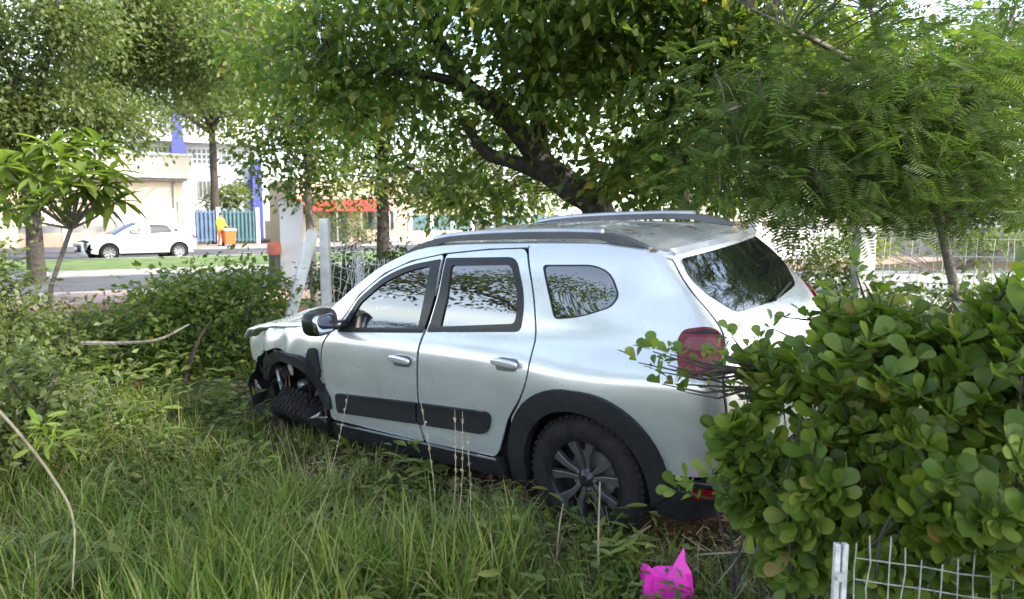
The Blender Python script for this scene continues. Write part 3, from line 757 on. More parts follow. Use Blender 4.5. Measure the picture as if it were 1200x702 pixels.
def slab(name, a0, a1, c0, c1, z0, z1, m):
    P = [rd(a0, c0), rd(a1, c0), rd(a1, c1), rd(a0, c1)]
    o = MB().prism([(p.x, p.y) for p in P], z0, z1, 'z').build(name, MAT[m]); tag(o, kind='structure'); return o
slab('median_lawn', -60, 120, 6.85, 13.75, -.1, .15, 'lawn')
slab('kerb_median_near', -60, 120, 6.6, 6.85, -.1, .16, 'concrete')
slab('kerb_median_far', -60, 120, 13.75, 14.0, -.1, .16, 'concrete')
slab('kerb_far', -60, 120, 23.5, 23.75, -.1, .15, 'concrete')
slab('pavement_far', -60, 120, 23.75, 27.6, -.1, .14, 'pink_paving')
slab('kerb_near', -60, 120, -.22, 0, -.1, .15, 'concrete')
slab('pavement_near', -60, 120, -2.4, -.22, -.1, .14, 'pink_paving')
strip('lane_line', -60, 120, 14.25, 14.37, .034, 'road_white')
strip('lane_line', -60, 120, 6.25, 6.37, .034, 'road_white')
for k in range(-6, 12):
    strip('lane_dash', k*6, k*6+2.4, 18.6, 18.72, .034, 'road_white')
# a paved side street and its pink footway beyond the fence on the right
sheet('side_street', [(3.6, 13.6), (40, 11), (60, 22.5), (6.6, 23.0)], .034, 'concrete')
sheet('side_pavement', [(3.0, 11.9), (40, 8.5), (40, 11.0), (3.4, 13.6)], .030, 'pink_paving')

# ---------------------------------------------------------------- white hatchback on the avenue
HATCH = Body(
    w=[(.15, .74), (.25, .79), (.4, .83), (.6, .85), (.75, .85), (.85, .835), (.93, .80), (1.0, .765), (1.15, .70), (1.3, .635), (1.4, .575), (1.47, .50)],
    xr=[(.15, 3.20), (.3, 3.29), (.5, 3.33), (.75, 3.32), (.92, 3.27), (1.0, 3.21), (1.2, 3.02), (1.38, 2.83), (1.47, 2.72)],
    xf=[(.15, -.72), (.3, -.82), (.5, -.86), (.68, -.84), (.78, -.76), (.9, -.6), (1.47, -.5)],
    rr=[(.15, .3), (1.0, .3), (1.47, .2)], rf=[(.15, .42), (1.47, .42)],
    bumps=[(2.55, .72, .4, .2, .02), (0, .72, .4, .2, .02)],
    taper=lambda x, z: .10*np.clip((x-1.9)/1.2, 0, 1)**2*np.clip((z-.85)/.3, 0, 1))
def build_hatch():
    car = empty('hatchback')
    tag(car, 'white hatchback driving on the avenue beyond the lawn strip', 'car')
    S, Rr, Fr = HATCH.side, HATCH.rear, HATCH.front
    edge = spline([(.22, .945), (.45, 1.07), (.75, 1.225), (1.05, 1.35), (1.35, 1.415), (1.8, 1.435), (2.3, 1.42), (2.6, 1.375), (2.75, 1.33), (2.9, 1.24)], 6)
    W = 'white_paint'
    fw = [(.60, .945, .02), (.80, 1.165, .05), (1.06, 1.285, .1), (1.43, 1.345, .03), (1.41, .985, .03)]
    rw = [(1.50, .99, .02), (1.53, 1.348, .02), (1.85, 1.352, .1), (2.2, 1.335, .1), (2.32, 1.18, .06), (2.34, 1.03, .04)]
    cw = [(2.43, 1.04, .02), (2.42, 1.18, .04), (2.34, 1.31, .04), (2.44, 1.265, .08), (2.66, 1.10, .04)]
    for sd in (1, -1):
        fl = [(.36, .28), (.36, .55), (.42, .80), (.47, .915), (.22, .93), (-.1, .885), (-.4, .81), (-.62, .70), (-.62, .30), (-.43, .26)] + arc(0, .315, .375, 188, -8, 20)
        panel('front_fender', S, fillet(fl, .02), W, car, mirror=sd, step=.08)
        panel('front_door', S, fillet([(.37, .28), (.37, .55), (.43, .80), (.48, .915), (.78, 1.21), (1.05, 1.32), (1.35, 1.385), (1.50, 1.39), (1.46, .95), (1.42, .7), (1.40, .28)], .03), W, car, holes=[fillet(fw)], mirror=sd, step=.08)
        panel('rear_door', S, fillet([(1.41, .28), (1.43, .7), (1.47, .95), (1.51, 1.39), (1.8, 1.40), (2.25, 1.385), (2.38, 1.15), (2.40, .95), (2.30, .78), (2.18, .6), (2.12, .28)], .03), W, car, holes=[fillet(rw)], mirror=sd, step=.08)
        q = [(2.26, 1.388), (2.5, 1.36), (2.75, 1.30), (2.9, 1.2), (3.05, 1.05), (3.30, .92), (3.42, .75), (3.42, .28), (2.95, .25)] + arc(2.55, .315, .375, -8, 188, 20) + [(2.13, .28), (2.19, .6), (2.31, .78), (2.41, .95), (2.39, 1.15)]
        panel('quarter_panel', S, fillet(q, .02), W, car, mirror=sd, step=.08)
        top = [(x, z) for x, z in edge]
        low = [(.40, .925), (.48, .922), (.775, 1.218), (1.05, 1.328), (1.35, 1.393), (1.8, 1.408), (2.25, 1.393), (2.5, 1.368), (2.75, 1.306), (2.88, 1.215)]
        panel('roof_side', S, np.array(top+low[::-1]), W, car, mirror=sd, step=.08)
        panel('front_window', S, fillet(fw), 'clear_tint', car, off=-.004, flange=.01, mirror=sd, step=.08)
        panel('quarter_window', S, fillet(cw), 'dark_pane', car, off=.005, flange=.01, mirror=sd, step=.08)
        panel('rear_window', S, fillet(rw), 'dark_pane', car, off=-.004, flange=.01, mirror=sd, step=.08)
        panel('headlamp', S, fillet([(-.70, .70, .03), (-.38, .775, .03), (-.28, .72, .03), (-.45, .65, .03), (-.78, .63, .03)]), 'clear_lens', car, off=.012, flange=.02, mirror=sd, step=.06)
        panel('fog_lamp', S, fillet([(-.80, .36, .02), (-.58, .40, .03), (-.55, .52, .02), (-.64, .44, .03)]), 'gloss_black', car, off=.008, flange=.015, mirror=sd, step=.06)
        panel('sill', S, fillet([(.40, .18), (.40, .275), (2.12, .275), (2.14, .19)], .02), 'black_plastic', car, off=.008, flange=.03, mirror=sd, step=.1)
        panel('tail_lamp', S, fillet([(3.12, .78, .03), (3.05, .95, .03), (3.40, .93, .03), (3.45, .78, .03)]), 'red_lens', car, off=.01, flange=.02, mirror=sd, step=.06)
        for hx in (1.28, 2.18):
            superell('handle', (hx, -sd*(float(S(hx, .80)[1])+.02), .80), (.08, .012, .016), W, car, e=.6, n=6)
        mir = superell('side_mirror', (.66, -sd*.90, .98), (.07, .10, .065), W, car, e=.65, n=8)
        superell('mirror_arm', (.70, -sd*.80, .95), (.04, .06, .025), 'gloss_black', mir, e=.7, n=6)
        ln = MB().lathe([(.36, -.1), (.36, .1)], n=24)
        for ax in (0, 2.55):
            MB().lathe([(.37, -.26), (.37, 0), (.02, 0)], c=(ax, 0, .315), n=24).build('arch_liner', MAT['interior'], car, loc=(0, -sd*.50 if sd > 0 else .50+.26, 0))
    panel('front_bumper', Fr, fillet([(-.62, .20), (-.62, .71), (.62, .71), (.62, .20)], .05), W, car, out=front_out, step=.08)
    gr = panel('grille', Fr, fillet([(-.42, .34), (-.50, .60), (-.40, .66), (.40, .66), (.50, .60), (.42, .34)], .05), 'gloss_black', car, out=front_out, off=.012, flange=.02, step=.08)
    panel('grille_bar', Fr, fillet([(-.50, .60), (-.47, .64), (.47, .64), (.50, .60)], .01), 'steel', gr, out=front_out, off=.02, flange=.02, step=.08)
    panel('number_plate', Fr, fillet([(-.2, .42), (-.2, .54), (.2, .54), (.2, .42)], .01), 'plate', gr, out=front_out, off=.024, flange=.01, step=.08)
    panel('tailgate', Rr, fillet([(.62, .30), (.62, .92), (.52, 1.1), (.42, 1.36), (-.42, 1.36), (-.52, 1.1), (-.62, .92), (-.62, .30)], .05), W, car, out=rear_out, step=.08)
    panel('rear_window', Rr, fillet([(.48, 1.02), (.40, 1.32), (-.40, 1.32), (-.48, 1.02)], .05), 'dark_pane', car, out=rear_out, off=.008, step=.08)
    hedge = np.array([S(x, z) for x, z in spline([(.42, .94), (.22, .935), (-.1, .888), (-.4, .814), (-.62, .705)], 6)])
    ruled('hood', hedge, lambda x: .07, W, car, n=14)
    wedge = np.array([S(x, z+.002) for x, z in edge if x < 1.1])
    ruled('windscreen', wedge*np.array([1, .98, 1]), lambda x: .08, 'clear_tint', car, n=14, depth=.006)
    redge = np.array([S(x, z) for x, z in edge if x > 1.05])
    ruled('roof', redge, lambda x: .05, W, car, n=14)
    MB().box((1.25, 0, .28), (3.6, .9, .2)).box((1.28, 0, .28), (1.6, 1.45, .16)).build('floor_pan', MAT['interior'], car)
    MB().box((.75, 0, .80), (.3, 1.2, .2)).build('dashboard', MAT['interior'], car, bevel=.04)
    for y in (-.35, .35):
        seat = superell('front_seat', (1.35, y, .45), (.26, .22, .1), 'interior', car, e=.5, n=8)
        superell('seat_back', (1.56, y, .78), (.08, .22, .34), 'interior', seat, e=.5, n=8, rot=(0, .25, 0))
    MB().box((2.1, 0, .62), (.7, 1.1, .5)).build('rear_seat', MAT['interior'], car, bevel=.06)
    for sd in (1, -1):
        for ax in (0, 2.55):
            make_wheel(car, (ax, -sd*.74, .315), rad=.315, wid=.19, face='rim_silver', style='white', rot=(0, 0, 0 if sd > 0 else math.pi))
    # place: left flank towards the camera, nose to the left and a little nearer
    p = ground_at(170, 304.5, .03)
    h = R(44)
    fwd = Vector((-math.cos(h), -math.sin(h), 0)); lef = Vector((0, 0, 1)).cross(fwd)
    m = Matrix((( -fwd.x, -lef.x, 0), (-fwd.y, -lef.y, 0), (0, 0, 1))).to_4x4()
    m.translation = Vector((p.x, p.y, .034)) - (m.to_3x3() @ Vector((1.25, -.80, 0)))
    car.matrix_world = m
    return car
hatch = build_hatch()
# ---------------------------------------------------------------- people
mat('skin', (.30, .17, .11), .6, var=.08)
mat('hair', (.02, .015, .012), .7)
mat('yellow_cloth', (.75, .58, .02), .8, var=.1)
mat('orange_cloth', (.80, .17, .015), .8, var=.1)
mat('orange_plastic', (.62, .13, .03), .45, var=.1)
mat('pink_plastic_pale', (.72, .38, .28), .5, var=.1)
mat('blue_cloth', (.10, .16, .30), .8)
def person(joints, radii, bones, loc, rz, parts, head, label):
    """one skinned body mesh; clothing colours by height bands, hair as a child"""
    me = bpy.data.meshes.new('person'); me.from_pydata(joints, bones, []); me.update()
    o = bpy.data.objects.new('person', me); C.objects.link(o)
    o.location = loc; o.rotation_euler = (0, 0, rz)
    sk = o.modifiers.new('skin', 'SKIN'); sub = o.modifiers.new('sub', 'SUBSURF'); sub.levels = 2; sub.render_levels = 2
    for i, r in enumerate(radii):
        v = me.skin_vertices[0].data[i]; v.radius = (r, r) if not hasattr(r, '__len__') else r; v.use_root = (i == 0)
    dg = bpy.context.evaluated_depsgraph_get(); ev = o.evaluated_get(dg)
    m2 = bpy.data.meshes.new_from_object(ev); o.modifiers.clear(); o.data = m2
    for m in parts: m2.materials.append(MAT[m[0]])
    for p in m2.polygons:
        c = p.center; p.use_smooth = True
        for i, (_, test) in enumerate(parts):
            if test(c): p.material_index = i
    hx, hy, hz, hr = head
    h = superell('hair', (hx, hy+.012, hz+.045), (hr*.98, hr*1.08, hr*.95), 'hair', None, e=.95, n=10)
    h.parent = o
    f = superell('nose', (hx, hy-hr*1.02, hz-.01), (.012, .018, .022), 'skin', None, e=.9, n=6); f.parent = o
    for s in (-1, 1):
        e = superell('ear', (hx+s*hr*.95, hy, hz), (.012, .022, .032), 'skin', None, e=.9, n=6); e.parent = o
    tag(o, label, 'person'); return o

# ---------------------------------------------------------------- far side of the avenue
mat('cream_wall', (.52, .42, .30), .9, var=.06, scale=1.2, bump=.2)
mat('cream_pale', (.56, .50, .41), .9, var=.05, scale=1.5)
mat('white_wall', (.60, .60, .60), .9, var=.06, scale=1.5)
mat('bluish_wall', (.44, .48, .55), .9, var=.06, scale=1.5)
mat('peach_wall', (.66, .42, .28), .9, var=.15, scale=1.5)
mat('grey_wall', (.28, .27, .25), .9, var=.25, scale=1.5)
mat('blue_paint', (.03, .04, .22), .6, var=.1)
mat('teal_paint', (.045, .11, .125), .6, var=.25, scale=2)
mat('fence_blue', (.07, .12, .20), .6, var=.25, scale=2)
mat('dark_pane_far', (.04, .05, .055), .15, var=.5, scale=2)
mat('red_roof', (.38, .025, .02), .7, var=.25, scale=2)
mat('white_metal', (.72, .73, .74), .5, var=.08)
mat('dark_bin', (.03, .035, .03), .6)
mat('red_brown', (.34, .10, .06), .6, var=.2)
def fa(u, v, c):
    """along / height on the vertical plane that stands c metres across the avenue, seen at pixel (u, v)"""
    k = (u-600)/FPX
    d = (c + E2.dot(O0)) / (E2.x*k + E2.y)
    p = at(u, v, d)
    return (p-O0).dot(E1), p.z
def facade(name, label, cat, c):
    e = empty(name, rd(0, c), RA); tag(e, label, cat); return e
def fbox(parent, name, m, a0, a1, z0, z1, y0, y1, bevel=0):
    return MB().box(((a0+a1)/2, (y0+y1)/2, (z0+z1)/2), (abs(a1-a0), abs(y1-y0), z1-z0)).build(name, MAT[m], parent, bevel=bevel)

# cream single-storey shop with a deep parapet
CB = 30.0
b = facade('cream_building', 'cream single-storey building with a deep plain parapet behind the white hatchback', 'building', CB)
a1, zt = fa(224, 183, CB); _, zm = fa(218, 209, CB); a0 = a1-26
fbox(b, 'wall', 'cream_wall', a0, a1-.4, 0, zm, .6, 9)
fbox(b, 'parapet', 'cream_pale', a0, a1, zm, zt, 0, 9.4)
fbox(b, 'coping', 'white_wall', a0-.1, a1+.1, zt, zt+.12, -.1, 9.5)
fbox(b, 'eave_band', 'grey_wall', a0, a1-.2, zm-.16, zm-.002, .25, .62)
fbox(b, 'downpipe', 'grey_wall', a1-.95, a1-.83, 0, zm-.17, .44, .58)
fbox(b, 'side_door', 'grey_wall', a1-.75, a1-.45, .2, 2.6, .5, .62)
for k in range(3):
    w = fbox(b, 'window', 'dark_pane_far', a0+3+k*5, a0+5+k*5, 1.4, 2.9, .52, .6)
    fbox(w, 'sill', 'white_wall', a0+2.9+k*5, a0+5.1+k*5, 1.28, 1.4, .42, .6)
# its front boundary wall with white pickets
CF = 27.7
f = facade('picket_fence', 'low wall topped with white pickets in front of the cream building', 'fence', CF)
fl0, _ = fa(20, 260, CF); fl1, _ = fa(216, 260, CF)
fbox(f, 'wall_base', 'peach_wall', fl0, fl1, 0, .85, 0, .2)
fbox(f, 'wall_shadow_band', 'grey_wall', fl0, fl1, .85, 1.25, .03, .17)  # grey band: the shadow along the top of the wall, put in as colour
pk = MB(); n = int((fl1-fl0)/.16)
for k in range(n): pk.box((fl0+(k+.5)*.16, .1, 1.58), (.05, .03, .66))
pk.box(((fl0+fl1)/2, .1, 1.86), (fl1-fl0, .04, .04)); pk.build('pickets', MAT['white_metal'], f)['kind'] = 'stuff'
for u in (78, 142, 200):
    a, _ = fa(u, 260, CF); fbox(f, 'post', 'white_wall', a-.2, a+.2, 0, 2.15, -.05, .25)

# white and blue multi-storey building further back
CW = 44.0
w = facade('office_block', 'white three-storey building with blue columns and grid windows', 'building', CW)
a0, zt = fa(168, 118, CW); a1, _ = fa(306, 118, CW)
z = {v: fa(235, v, CW)[1] for v in (125, 157, 168, 193, 240, 280, 212, 232, 226)}
fbox(w, 'ground_floor', 'bluish_wall', a0, a1, 0, z[193], .0, 10)
fbox(w, 'middle_floor', 'white_wall', a0, a1, z[193], z[168], .5, 10)
fbox(w, 'balcony_slab', 'white_wall', a0-.2, a1+.2, z[168], z[157], -.9, 10)
fbox(w, 'upper_floor', 'cream_pale', a0, a1, z[157], zt, .5, 10)
fbox(w, 'roof', 'white_wall', a0-.3, a1+.3, zt, zt+.4, -.3, 10.3)
def grid_window(parent, u0, u1, z0, z1, y, nx, nz, bars='white_metal'):
    p0, _ = fa(u0, 200, CW); p1, _ = fa(u1, 200, CW)
    wn_ = fbox(parent, 'window', 'dark_pane_far', p0, p1, z0, z1, y-.04, y)
    g = MB()
    for k in range(nx+1): g.box((p0+(p1-p0)*k/nx, y-.07, (z0+z1)/2), (.07, .05, z1-z0+.07))
    for k in range(nz+1): g.box(((p0+p1)/2, y-.075, z0+(z1-z0)*k/nz), (p1-p0, .05, .07))
    g.build('glazing_bars', MAT[bars], wn_)
for (u0, u1) in ((173, 200), (213, 246), (262, 296)):
    grid_window(w, u0, u1, z[157]+.3, zt-.25, .5, 5, 4)
for (u0, u1) in ((173, 198), (222, 250), (262, 292)):
    grid_window(w, u0, u1, z[193]+.05, z[168]-.35, .5, 5, 3)
grid_window(w, 232, 246, z[232], z[212], 0, 3, 1, 'grey_wall')
grid_window(w, 273, 292, z[226], z[212], 0, 4, 1, 'grey_wall')
p0, _ = fa(201, 160, CW); p1, _ = fa(210, 160, CW)
MB().add([(p0-.3, -.95, z[193]-1.0), (p1+.5, -.95, z[193]-1.0), (p1-.1, -.95, zt), (p0+.1, -.95, zt), (p0-.3, -.1, z[193]-1.0), (p1+.5, -.1, z[193]-1.0), (p1-.1, -.1, zt), (p0+.1, -.1, zt)],
         [(0, 1, 2, 3), (7, 6, 5, 4), (0, 4, 5, 1), (1, 5, 6, 2), (2, 6, 7, 3), (3, 7, 4, 0)]).build('column', MAT['blue_paint'], w)
p0, _ = fa(293, 200, CW); p1, _ = fa(304, 200, CW)
fbox(w, 'column', 'blue_paint', p0, p1, 0, z[193]+.5, -.8, -.05)
# teal and blue metal fence before it
tf = facade('metal_fence', 'blue and teal metal railing fence along the far pavement', 'fence', 29.0)
t0, _ = fa(226, 260, 29); tm, _ = fa(256, 260, 29); t1, _ = fa(302, 260, 29)
_, zt = fa(262, 246, 29)
for (x0, x1, m) in ((t0, tm, 'fence_blue'), (tm, t1, 'teal_paint')):
    g = MB(); n = int((x1-x0)/.22)
    for k in range(n+1): g.box((x0+(x1-x0)*k/n, 0, zt/2+.1), (.09, .05, zt-.2))
    for zz in (.35, zt-.15): g.box(((x0+x1)/2, .04, zz), (x1-x0, .05, .10))
    g.build('railings', MAT[m], tf)['kind'] = 'stuff'
    fbox(tf, 'backing_sheet', m, x0, x1, .3, zt-.2, .08, .1)
for x in (t0, tm, t1): fbox(tf, 'post', 'white_wall', x-.1, x+.1, 0, zt+.15, -.1, .1)
# cream building with a red awning, wall with teal panels further right
r = facade('awning_shop', 'cream shop front under a red awning across the avenue', 'building', 29.0)
r0, zr1 = fa(352, 235, 29); r1, zr0 = fa(470, 243, 29)
fbox(r, 'wall', 'cream_wall', r0, r1+6, 0, zr1+1.4, .8, 7)
MB().add([(r0, -1.0, zr0), (r1-1.2, -1.0, zr0), (r1-1.2, .78, zr1+.15), (r0, .78, zr1+.15), (r0, -1.0, zr0-.28), (r1-1.2, -1.0, zr0-.28), (r1-1.2, .78, zr0-.2), (r0, .78, zr0-.2)],
         [(0, 1, 2, 3), (0, 4, 5, 1), (4, 7, 6, 5), (0, 3, 7, 4), (1, 5, 6, 2)]).build('awning', MAT['red_roof'], r)
for k in range(4): fbox(r, 'awning_post', 'grey_wall', r0+.4+k*(r1-r0-2)/3, r0+.48+k*(r1-r0-2)/3, 0, zr0-.28, -.9, -.82)
fbox(r, 'shop_door', 'dark_pane_far', r0+2.2, r0+3.3, 0, 2.1, .72, .8)
fbox(r, 'shop_window', 'dark_pane_far', r0+4.5, r0+6.6, .9, 2.1, .72, .8)
pw = facade('panel_wall', 'low peach wall with white posts and pale teal panels across the avenue', 'wall', 28.2)
q0, zq = fa(455, 250, 28.2); q1, _ = fa(660, 250, 28.2)
fbox(pw, 'wall_base', 'peach_wall', q0, q1, 0, .75, 0, .22)
n = 9
for k in range(n):
    x0 = q0+(q1-q0)*k/n; x1 = q0+(q1-q0)*(k+1)/n
    fbox(pw, 'post', 'white_wall', x0-.12, x0+.12, 0, zq+.1, -.03, .25)
    if k not in (0, 4): fbox(pw, 'panel', 'teal_paint', x0+.13, x1-.13, .76, zq-.1, .08, .12)
# far right: low white walls and a house beyond the side street
def lowwall(name, label, u0, v0, u1, v1, d0, d1, m, cat='wall', th=.2):
    p, q = at(u0, v0, d0), at(u1, v1, d1)
    e = empty(name, (p.x, p.y, 0), math.atan2(q.y-p.y, q.x-p.x)); L = math.hypot(q.x-p.x, q.y-p.y)
    tag(e, label, cat)
    MB().box((L/2, 0, p.z/2), (L, th, p.z)).build('wall_face', MAT[m], e)
    MB().box((L/2, 0, p.z+.04), (L+.1, th+.1, .08)).build('coping', MAT['concrete'], e)
    for k in range(int(L/3)+1): MB().box((k*3., 0, p.z/2+.1), (.28, th+.12, p.z+.2)).build('pier', MAT[m], e)
    return e
lowwall('garden_wall', 'low white garden wall beyond the silver car roof', 885, 268, 985, 270, 27, 29, 'white_wall')
lowwall('garden_wall', 'long pale garden wall across the side street', 1030, 268, 1300, 268, 30, 27, 'concrete')
h = at(1175, 250, 36); hb = empty('house', (h.x, h.y, 0), R(-12)); tag(hb, 'small white house with a grey roof beyond the side street', 'building')
MB().box((3, 3, 1.1), (9, 6, 2.2)).build('wall', MAT['white_wall'], hb)
MB().add([(-2, -.6, 2.2), (8, -.6, 2.2), (8, 6.6, 2.2), (-2, 6.6, 2.2), (-2, 3, 3.6), (8, 3, 3.6)], [(0, 1, 5, 4), (2, 3, 4, 5), (0, 4, 3), (1, 2, 5), (0, 3, 2, 1)]).build('roof', MAT['grey_wall'], hb)
for k in range(3):
    wv = MB().box((.6+k*2.6, -.03, 1.25), (1.2, .06, 1.0)).build('window', MAT['dark_pane_far'], hb)
    MB().box((.6+k*2.6, -.08, .72), (1.4, .12, .07)).build('sill', MAT['concrete'], wv)

# street sweeper in yellow with an orange wheeled bin
pp = ground_at(259, 288.5, .14); sc_ = 1.0
J = [(0, 0, .90), (0, 0, 1.15), (0, -.02, 1.38), (0, -.02, 1.50), (0, -.04, 1.60), (0, -.03, 1.70),
     (-.10, 0, .84), (-.11, -.03, .48), (-.12, .02, .08), (-.13, -.12, .04), (.10, 0, .84), (.11, -.06, .48), (.12, -.02, .08), (.13, -.16, .04),
     (-.19, -.01, 1.40), (-.25, -.06, 1.14), (-.22, -.26, 1.02), (-.21, -.34, 1.0), (.19, -.01, 1.40), (.25, -.06, 1.14), (.27, -.28, 1.02), (.27, -.36, 1.0)]
RD = [.15, .145, .15, .055, .095, .075, .10, .07, .05, .04, .10, .07, .05, .04, .075, .05, .038, .035, .075, .05, .038, .035]
BN = [(0, 1), (1, 2), (2, 3), (3, 4), (4, 5), (0, 6), (6, 7), (7, 8), (8, 9), (0, 10), (10, 11), (11, 12), (12, 13), (2, 14), (14, 15), (15, 16), (16, 17), (2, 18), (18, 19), (19, 20), (20, 21)]
person(J, RD, BN, pp, RA+.5, [('skin', lambda c: True), ('yellow_cloth', lambda c: .90 < c.z < 1.47 and c.y > -.2), ('orange_cloth', lambda c: .10 < c.z <= .90), ('dark_bin', lambda c: c.z <= .10)], (0, -.035, 1.645, .095), 'person in a yellow top and orange trousers on the far pavement')
bp_ = ground_at(269, 288.5, .14)
wb = empty('wheeled_bin', bp_, RA); tag(wb, 'orange wheeled bin beside the person in yellow', 'bin')
MB().add([(-.24, -.28, .12), (.24, -.28, .12), (.24, .28, .12), (-.24, .28, .12), (-.30, -.36, .82), (.30, -.36, .82), (.30, .36, .82), (-.30, .36, .82)], [(3, 2, 1, 0), (4, 5, 6, 7), (0, 1, 5, 4), (1, 2, 6, 5), (2, 3, 7, 6), (3, 0, 4, 7)]).build('bin_body', MAT['orange_plastic'], wb, bevel=.03)
MB().prism([(-.40, .82), (.36, .82), (.30, .93), (-.25, .93)], -.32, .32, 'x').build('lid', MAT['pink_plastic_pale'], wb, bevel=.02)
for s in (-.27, .27): MB().lathe([(.001, -.04), (.12, -.04), (.12, .04), (.001, .04)], n=16, axis='x', c=(s, .3, .12)).build('wheel', MAT['rubber'], wb)
MB().tube([(-.25, .40, .80), (-.25, .50, .95), (.25, .50, .95), (.25, .40, .80)], .018, 6).build('handle', MAT['dark_bin'], wb)

# driver of the hatchback
J2 = [(0, 0, .0), (0, .02, .25), (0, .0, .50), (0, -.02, .60), (0, -.05, .69), (0, -.05, .78), (-.10, -.2, .0), (-.11, -.48, .02), (.10, -.2, .0), (.11, -.48, .02), (-.18, -.02, .50), (-.25, -.12, .28), (-.20, -.34, .36), (.18, -.02, .50), (.25, -.14, .28), (.16, -.34, .36)]
R2 = [.14, .14, .14, .05, .09, .07, .09, .07, .09, .07, .07, .045, .035, .07, .045, .035]
B2 = [(0, 1), (1, 2), (2, 3), (3, 4), (4, 5), (0, 6), (6, 7), (0, 8), (8, 9), (2, 10), (10, 11), (11, 12), (2, 13), (13, 14), (14, 15)]
dv = hatch.matrix_world @ Vector((1.36, -.36, .55)); hv = hatch.matrix_world.to_3x3() @ Vector((-1, 0, 0))
person(J2, R2, B2, dv, math.atan2(hv.y, hv.x)+math.pi/2, [('skin', lambda c: True), ('cream_pale', lambda c: .06 < c.z < .54 and c.y > -.16), ('blue_cloth', lambda c: c.z <= .06)], (0, -.05, .735, .09), 'person in a pale shirt at the wheel of the white hatchback')

# white pillar and litter bin beside the near pavement
q = at(341, 240, 16.4); wp = empty('sign_pillar', (q.x, q.y, 0), R(8)); tag(wp, 'white rectangular pillar under the slender tree beside the litter bin', 'pillar')
MB().box((0, 0, q.z/2), (.46, .30, q.z)).build('shaft', MAT['white_wall'], wp, bevel=.015)
MB().box((0, 0, .12), (.56, .40, .24)).build('plinth', MAT['concrete'], wp, bevel=.02)
MB().box((0, 0, q.z+.03), (.52, .36, .06)).build('cap', MAT['pale_concrete'], wp, bevel=.01)
MB().tube([(0, 0, q.z+.06), (0, 0, q.z+1.0)], .06, 10).build('mast', MAT['pale_concrete'], wp, smooth=True)
q = at(321, 283, 16.0); lb = empty('litter_bin', (q.x, q.y, 0), 0); tag(lb, 'dark litter bin with a red-brown top beside the white pillar', 'bin')
MB().lathe([(.001, .0), (.10, .0), (.12, .1), (.12, q.z-.28), (.001, q.z-.28)], axis='z', n=20).build('bin_body', MAT['dark_bin'], lb, smooth=True)
MB().lathe([(.001, q.z-.28), (.13, q.z-.28), (.15, q.z-.2), (.14, q.z-.06), (.09, q.z), (.001, q.z+.01)], axis='z', n=20).build('lid', MAT['red_brown'], lb, smooth=True)

# ---------------------------------------------------------------- the broken boundary fence of the lot
def post(label, base, top, w, group=None, cap=False, name='fence_post', m='pale_concrete', seed=0):
    base, top = Vector(base), Vector(top)
    e = empty(name, base); tag(e, label, 'post', group)
    ax = (top-base); L = ax.length; q = ax.to_track_quat('Z', 'Y')
    mb = MB().box((0, 0, L/2), (w, w*.9, L)); o = mb.build('shaft', MAT[m], e, bevel=w*.12); o.rotation_euler = q.to_euler()
    if cap:
        o = MB().box((0, 0, L+.03), (w*1.25, w*1.2, .07)).build('cap', MAT[m], e, bevel=.012); o.rotation_euler = q.to_euler()
    for k in range(3):
        zz = L*(.45+.2*k)
        if zz > L: continue
        r_ = MB().tube([(0, -w*.47, zz-.012), (0, -w*.56, zz), (0, -w*.47, zz+.012)], .006, 5).build('wire_loop', MAT['steel'], e); r_.rotation_euler = q.to_euler()
    return e
P1 = at(380, 256, 9.0); post('upright white concrete fence post beside the leaning one', (P1.x, 9.0, -.05), P1, .115)
P2t, P2b = at(367, 270, 8.6), at(340, 372, 8.5); dv_ = (P2t-P2b).normalized(); base = P2b - dv_*((P2b.z+.05)/dv_.z)
post('leaning white concrete fence post knocked over beyond the hood', base, P2t, .135)
P3 = at(1013, 272, 9.0); post('thick capped pale fence post near the side street', (P3.x, 9.0, -.05), P3, .22, cap=True)
P4 = at(1188, 284, 8.2); post('thin pale fence post at the end of the wire fence', (P4.x+.9, 8.2, -.05), P4+Vector((.9, 0, 0)), .12)
def wire(mb, p, q, sag=0, r=.003, n=6, wob=0, seed=0):
    p, q = Vector(p), Vector(q); rr = random.Random(seed); path = []
    for i in range(n+1):
        t = i/n; a = p.lerp(q, t); a.z -= sag*4*t*(1-t)
        if wob and 0 < i < n: a += Vector((rr.uniform(-wob, wob), rr.uniform(-wob, wob), rr.uniform(-wob, wob)*.4))
        path.append(a)
    mb.tube(path, r, 4, cap=False)
mat('wire_pale', (.55, .56, .55), .5, .3, var=.25, scale=30)
mat('wire_old', (.42, .42, .40), .6, .3, var=.3, scale=30)
# buckled chain-link between the upright post and the car
cm = MB(); nx = 30
A, B = Vector((P1.x+.07, 9.0, 0)), at(480, 300, 8.7); B.z = 0
for i in range(nx+1):
    t = i/nx; x = A.lerp(B, t); top = 1.38-.22*math.sin(t*2.4); lean = .10*math.sin(t*9)
    wire(cm, x+Vector((lean, 0, .12)), x+Vector((lean*1.6+random.uniform(-.05, .05), .1, top)), 0, .0045, 9, .022, i)
for k in range(8):
    zz = .15+.16*k
    wire(cm, A+Vector((0, 0, zz)), B+Vector((0, 0, zz*.86)), .06, .0035, 14, .02, 100+k)
for k in range(14):
    t = k/14; wire(cm, A.lerp(B, t)+Vector((0, 0, .2+.02*k)), A.lerp(B, min(1, t+.28))+Vector((0, .05, 1.15)), 0, .0035, 8, .03, 300+k)
tag(cm.build('chain_link', MAT['wire_pale']), 'buckled pale wire netting hanging from the upright concrete post', 'netting')
wf = MB()
